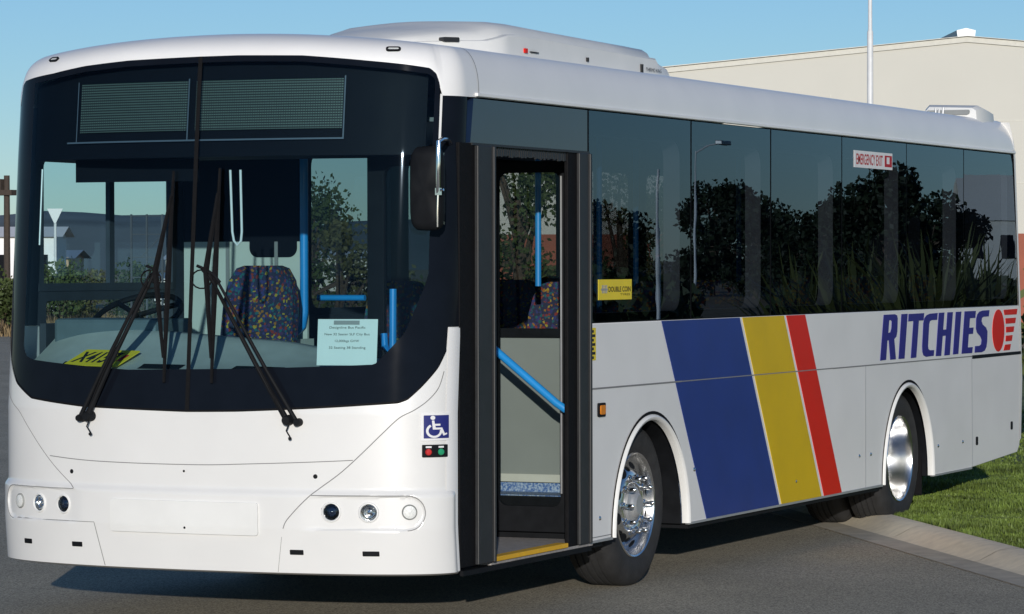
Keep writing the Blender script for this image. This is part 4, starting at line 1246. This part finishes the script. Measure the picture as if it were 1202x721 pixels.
for z in (3.87, 5.5):
    mb.add([wp(L0, z, -.012), wp(L1, z, -.012), wp(L1, z+.03, -.012), wp(L0, z+.03, -.012)], [(0,1,2,3)])
for f in np.arange(L0+3, L1, 6): mb.add([wp(f, 2.6, -.014), wp(f+.02, 2.6, -.014), wp(f+.02, 6.2, -.014), wp(f, 6.2, -.014)], [(0,1,2,3)])
mb.build('panel_joint', 'warehouse_trim', WH, smooth=0)
mb = MB(); mb.box((70.2, 17.2, 2.95), (70.25, 17.5, 3.15))
# lamp posts
def lamp_post(x, y, h, r, label, arm=None):
    o = thing('lamp_post', (x, y, 0), label, 'lamp post')
    mb = MB(); mb.tube([(x, y, 0), (x, y, h*.72), (x, y, h*.725), (x, y, h)], [r*1.1, r, r*.7, r*.6], 12); mb.build('pole', 'pole_paint', o)
    if arm:
        mb = MB(); mb.tube([(x, y, h-.05), (x+arm[0]*.5, y+arm[1]*.5, h+.12), (x+arm[0], y+arm[1], h+.16)], [r*.6, r*.5, r*.4], 8); mb.build('arm', 'pole_paint', o)
        mb = MB(); mb.box((x+arm[0]-.3, y+arm[1]-.1, h+.12), (x+arm[0]+.3, y+arm[1]+.1, h+.22)); mb.build('lamp_head', 'galvanised', o, bevel=.02)
    return o
lamp_post(52.5, 14.69, 9.0, .062, 'tall white pole rising in front of the cream warehouse', (1.1, -1.2))

# ------------------------------------------------------------------ vegetation
def leaf_cloud(mb, centers, radii, n, size, squash=.8, mi=0):
    for k in range(n):
        i = random.randrange(len(centers)); c, r = centers[i], radii[i]
        d = Vector((random.gauss(0, 1), random.gauss(0, 1), random.gauss(0, 1))).normalized()
        p = c + Vector((d.x*r, d.y*r, d.z*r*squash))*random.random()**.45
        a = Vector((random.gauss(0, 1), random.gauss(0, 1), random.gauss(0, .6))).normalized()
        b = a.orthogonal().normalized(); s_ = size*random.uniform(.5, 1.25)
        b = Quaternion(a, random.uniform(0, 6.28)) @ b; cc = a.cross(b)
        mb.add([p + b*s_, p + cc*s_*.6, p - b*s_, p - cc*s_*.6], [(0,1,2,3)], mi)
def tree(x, y, h, w, leaf, label, trunk=.35, n=1800, size=.16, group=None, name='tree', lobes=14, cat='tree'):
    o = thing(name, (x, y, 0), label, cat, group)
    mb = MB(); top = Vector((x + random.uniform(-.2, .2), y, h*.75))
    mb.tube([(x, y, 0), (x+.03, y-.02, h*.3), top], [h*.035, h*.026, h*.012], 8)
    cs, rs = [], []
    for k in range(lobes):
        a = random.uniform(0, 2*PI); f = random.uniform(0, 1)
        zz = h*(trunk + (1-trunk)*(.12 + .76*f)); rr = w/2*(1 - abs(f-.4)*1.05)*random.uniform(.35, .9)
        c = Vector((x + rr*math.cos(a), y + rr*math.sin(a), zz)); cs.append(c); rs.append(w*.5*random.uniform(.22, .42))
        st_ = Vector((x, y, h*random.uniform(.22, .6))); mb.tube([st_, st_.lerp(c, .5) + Vector((0, 0, h*.02)), c], [h*.013, h*.009, h*.004], 5)
    mb.build('trunk', 'bark', o)
    mb = MB(); leaf_cloud(mb, cs, rs, n, size); mb.build('crown', leaf, o, smooth=0)
    return o
def shrub(x, y, h, w, leaf, label, n=700, size=.09, group=None, cat='bush', z=0):
    o = thing('shrub', (x, y, z), label, cat, group)
    cs, rs = [], []
    mb = MB()
    for k in range(9):
        a = random.uniform(0, 2*PI); rr = w*.33*random.random()**.5
        c = Vector((x + rr*math.cos(a), y + rr*math.sin(a), z + h*random.uniform(.25, .75))); cs.append(c); rs.append(min(w, h)*random.uniform(.22, .34))
        mb.tube([(x + .1*rr*math.cos(a), y + .1*rr*math.sin(a), z), c], [.018, .008], 5)
    mb.build('stem', 'bark', o)
    mb = MB(); leaf_cloud(mb, cs, rs, n, size, 1.0); mb.build('foliage', leaf, o, smooth=0)
    return o
def flax(x, y, h, n, label, group):
    o = thing('flax_plant', (x, y, 0), label, 'plant', group)
    mb = MB()
    for k in range(n):
        a = random.uniform(0, 2*PI); L = h*random.uniform(.65, 1.12); ln = random.uniform(.12, .75)
        d = Vector((math.cos(a), math.sin(a), 0)); w_ = Vector((-d.y, d.x, 0))*random.uniform(.018, .034)*h/2
        b0 = Vector((x, y, 0)) + d*random.uniform(0, .15)
        pts = [b0 + d*(L*ln*f**1.8) + Vector((0, 0, L*(f - .30*ln*f**3))) for f in (0, .25, .5, .75, 1)]
        ws_ = [1, 1.5, 1.4, .9, .05]
        mb.grid([[p - w_*q, p + d*.0 + w_*q] for p, q in zip(pts, ws_)])
    mb.build('leaves', 'leaf_flax', o, smooth=60)
    return o
# hedge and rear planting at the far right, beyond the lawn
for k, (x, y, h, w) in enumerate(((17.2, .95, 1.95, 2.2), (19.2, .2, 2.1, 2.4), (21.5, -1.4, 2.0, 2.4))):
    shrub(x, y, h, w, 'leaf_hedge', ['bushy green shrub at the far right edge just behind the bus', 'second bushy shrub in the row behind the bus rear corner', 'third bushy shrub, farthest out on the lawn behind the bus'][k], 2200, .07, 'shrubs along the lawn behind the bus')
# planting beyond the driver side, seen through the bus
tl = [(26.7, 11.2, 3.6, 2.6, 'leaf_mid', 'leafy young tree seen through the open doorway and far windows'),
      (30.5, 11.3, 3.3, 2.4, 'leaf_olive', 'olive coloured young tree beyond the doorway, right of the leafy one'),
      (26.2, 13.6, 2.7, 2.2, 'leaf_olive', 'low olive tree seen through the windscreen behind the paper notice'),
      (33.0, 17.5, 3.2, 2.8, 'leaf_mid', 'broad green tree seen through the door side of the windscreen'),
      (40.0, 13.6, 4.4, 3.2, 'leaf_mid', 'tall green tree standing nearest the cream warehouse')]
for x, y, h, w, lf_, lb in tl: tree(x, y, h, w, lf_, lb, .2, 3800, .042, 'young trees beyond the driver side of the bus')
bl = [(62.8, 40.2, 2.3, 2.0, 'leaf_mid', 'round green bush right of the white give way sign'), (63.9, 41.9, 1.7, 2.2, 'leaf_olive', 'brownish low bush directly behind the give way sign post'),
      (64.6, 38.6, 2.0, 2.6, 'leaf_dark', 'dark bush seen between the driver window bar and wiper'), (66.2, 35.6, 2.4, 3.0, 'leaf_dark', 'wide dark bush beside the metal rack'),
      (59.2, 39.7, 1.95, 1.5, 'leaf_mid', 'green bush left of the bus at the photo edge'), (60.6, 41.6, 1.2, 1.8, 'leaf_olive', 'low olive bush beside the kerb left of the bus'),
      (66.5, 32.0, 1.9, 3.0, 'leaf_olive', 'olive bush seen behind the steering wheel'), (70.0, 44.0, 1.6, 3.0, 'leaf_olive', 'long low bush in front of the distant sheds')]
for x, y, h, w, lf_, lb in bl: shrub(x, y, h, w, lf_, lb, 2500, .06, 'bushes beyond the far kerb')
for k, (x, y, h, w) in enumerate(((29.5, 11.9, 1.9, 2.6), (31.8, 12.6, 2.0, 2.8), (34.5, 12.4, 2.1, 3.0), (38.0, 13.4, 2.0, 3.2), (35.5, 16.2, 2.0, 3.2))):
    shrub(x, y, h, w, 'leaf_mid', ['green bush low in the far window seen through the doorway', 'green bush beside the doorway bush, seen behind the blue pole', 'green bush before the red-brown warehouse base', 'green bush seen through the first side window', 'green bush behind the paper notice, farthest from the bus'][k], 2200, .06, 'bushes beyond the driver side of the bus')
# dry grass verge on the left, with a kerb
mb = MB(); V, F = None, None
n_ = 30000
bx = rng.uniform(0, 1, n_); by = rng.uniform(0, 1, n_)
base = np.stack([58.5 + 16*bx, 24 + 26*by, np.zeros(n_)], 1); base[:, 0] += (base[:, 1]-38)*-.45
base[:, 2] = -.02
a = rng.uniform(0, 2*PI, n_); L = rng.uniform(.15, .55, n_)
dv = np.stack([np.cos(a), np.sin(a), np.zeros(n_)], 1)*.022
tip = base + np.stack([np.cos(a*1.7), np.sin(a*1.7), np.zeros(n_)], 1)*(L*.4)[:, None]; tip[:, 2] += L
VV = np.stack([base-dv, base+dv, tip], 1).reshape(-1, 3)
me = bpy.data.meshes.new('dry_grass'); me.from_pydata(VV.tolist(), [], np.arange(3*n_).reshape(-1, 3).tolist()); me.materials.append(MATS['dry_grass'])
o = bpy.data.objects.new('dry_grass', me); COL.objects.link(o); tag(o, 'tall dry golden grass on the far verge left of the bus', 'grass', kind='stuff')

# give way sign (seen from behind), rack, post and far buildings on the left
o = thing('give_way_sign', (80.24, 50.86, 0), 'white triangular give way sign seen from behind through the driver window', 'road sign')
mb = MB(); cx = Vector((80.24, 50.86, 0)); rt = Vector((.403, -.915, 0)); fw_ = Vector((.915, .403, 0))
tri = [(-.25, 3.58), (.25, 3.58), (.03, 3.12), (-.03, 3.12)]
mb.prism([tri], lambda a, b, d: cx + rt*a + Vector((0, 0, b)) + fw_*d, -.06, -.05); mb.build('sign_plate', 'sign_white', o, smooth=0)
mb = MB(); mb.tube([cx, cx + Vector((0, 0, 3.5))], .045, 10); mb.build('post', 'pole_paint', o)
o = thing('metal_rack', (37.8, 23.1, 0), 'dark metal rack frame of posts and bars seen beside the left wiper', 'rack')
mb = MB()
for a in (-.27, 0, .27):
    mb.box((37.772 + a*.4, 23.13 - a*.92, 0), (37.798 + a*.4, 23.16 - a*.92, 2.65))
mb.build('post', 'rack_steel', o, smooth=0)
mb = MB()
for z in (1.55, 1.9, 2.3, 2.62): mb.tube([(37.79 - .11, 23.14 + .25, z), (37.79 + .11, 23.14 - .25, z)], .010, 6)
mb.tube([(37.79-.05, 23.14+.1, 1.9), (37.79+.11, 23.14-.25, 2.3)], .009, 6); mb.build('crossbar', 'rack_steel', o, smooth=0)
o = thing('timber_post', (66.78, 44.21, 0), 'dark timber post with fittings standing left of the bus', 'post')
mb = MB(); mb.tube([(66.78, 44.21, 0), (66.78, 44.21, 4.25)], [.10, .08], 10); mb.build('shaft', 'timber', o)
mb = MB(); mb.box((66.6, 43.95, 3.7), (66.96, 44.5, 3.85)); mb.box((66.6, 44.3, 3.85), (66.9, 44.42, 4.15)); mb.build('fitting', 'timber', o, smooth=0)
def building(name, c, w, d, h, rise, wall, roof_m, label, cat, mirror=False):
    o = thing(name, (c[0], c[1], 0), label, cat)
    X = Vector((.403, -.915, 0)); Yv = Vector((.915, .403, 0)); c = Vector((*c, 0))
    if mirror: X, Yv = Vector((.403, .915, 0)), Vector((.915, -.403, 0))
    q = lambda a, b, z: c + X*a + Yv*b + Vector((0, 0, z))
    mb = MB(); mb.add([q(-w/2, 0, 0), q(w/2, 0, 0), q(w/2, d, 0), q(-w/2, d, 0), q(-w/2, 0, h), q(w/2, 0, h), q(w/2, d, h), q(-w/2, d, h), q(-w/2, d/2, h+rise), q(w/2, d/2, h+rise)],
                      [(0,1,5,4), (1,2,6,9,5), (2,3,7,6), (3,0,4,8,7)]); mb.build('wall', wall, o, smooth=0)
    mb = MB(); mb.add([q(-w/2-.3, -.3, h-.05), q(w/2+.3, -.3, h-.05), q(w/2+.3, d/2, h+rise+.05), q(-w/2-.3, d/2, h+rise+.05), q(w/2+.3, d+.3, h-.05), q(-w/2-.3, d+.3, h-.05)], [(0,1,2,3), (3,2,4,5)]); mb.build('roof', roof_m, o, smooth=0)
    k = max(2, int(w/2.5))
    for i in range(k):
        a = -w/2 + w*(i+.5)/k
        mb = MB(); mb.add([q(a-.5, -.02, h*.35), q(a+.5, -.02, h*.35), q(a+.5, -.02, h*.75), q(a-.5, -.02, h*.75)], [(0,1,2,3)]); mb.build('window', 'black_gloss', o, smooth=0)
    return o
building('site_office', (97.0, 62.9), 3.2, 3, 2.9, .3, 'sign_white', 'sign_white', 'small white flat building left of the bus behind bushes', 'building')
building('storage_shed', (106.0, 67.2), 2.2, 5, 2.1, .25, 'shed_wall', 'roof_steel', 'brown shed behind the give way sign', 'shed')
building('long_shed', (112.0, 62.5), 5, 8, 1.2, .2, 'sign_white', 'roof_steel', 'long pale shed in the distance right of the give way sign', 'shed')
building('far_depot', (190.0, 101.0), 14, 12, 2.2, .5, 'house_wall', 'sign_white', 'grey and white depot far off below the hills', 'building')

# planting and house on the door side, mirrored in the side windows
rl = [(140, -50.5, 5.4, 7.5, 'leaf_pine', 'broad dark tree reflected in the second side window'), (139, -56.0, 4.6, 6, 'leaf_pine', 'lower dark tree reflected at the end of the first side window'),
      (128, -44.0, 4.4, 6.5, 'leaf_pine', 'dark tree reflected in the third side window, left half'), (122, -39.0, 4.6, 6, 'leaf_pine', 'dark tree reflected below the exit sticker'),
      (112, -33.5, 5.8, 5.5, 'leaf_pine', 'tallest dark tree reflected in the fourth side window'), (118, -34.0, 4.6, 6, 'leaf_pine', 'dark tree reflected in the fifth side window'),
      (124, -29.5, 4.9, 5, 'leaf_pine', 'dark tree reflected before the pale house'), (110, -23.6, 6.0, 4.5, 'leaf_pine', 'dark tree reflected in the last side window by the rear corner'),
      (150, -62.5, 4.2, 6, 'leaf_pine', 'low dark tree reflected in the first side window beside the door')]
for x, y, h, w, lf_, lb in rl: tree(x, y, h, w, lf_, lb, .05, 8000, .13, 'dark trees across the road on the door side', lobes=24)
for k, (x, y, h) in enumerate(((25.3, -6.78, 1.9), (21.75, -5.01, 2.0), (18.2, -3.1, 2.05), (20.4, -3.08, 1.9), (24.1, -4.64, 2.1), (20.0, -3.98, 1.8))):
    flax(x, y, h, 130, ['spiky green flax reflected in the third side window', 'tall spiky flax reflected right of the third window divider', 'spiky flax nearest the bus, reflected in the fifth window', 'spiky flax reflected beside the last window divider', 'tallest spiky flax in the second row from the bus', 'smallest spiky flax, between the two reflected below the exit sticker'][k], 'flax plants on the verge by the bus')
for k, (x, y, h, w) in enumerate(((48, -18.5, 1.5, 5), (52, -15.5, 1.7, 5), (55, -21, 1.6, 5), (50, -12.5, 1.6, 4.5), (60, -24.5, 1.6, 6))):
    shrub(x, y, h, w, 'leaf_dark', ['dark low shrub reflected under the second side window trees', 'dark low shrub reflected under the fourth window trees', 'dark low shrub behind the lamp post on the door side', 'dark low shrub nearest the flax plants', 'dark low shrub farthest left on the door side'][k], 900, .2, 'low shrubs on the door side')
building('house', (276.0, -76.5), 5, 8, 5.2, 4.0, 'house_wall', 'house_wall', 'pale gabled house reflected in the last side window', 'house', mirror=True)
lamp_post(60.4, -21.4, 4.3, .035, 'street lamp with curved arm reflected in the second side window', (.25, .58))
lamp_post(32.1, -11.4, 3.1, .035, 'thin pale pole reflected in the first side window')
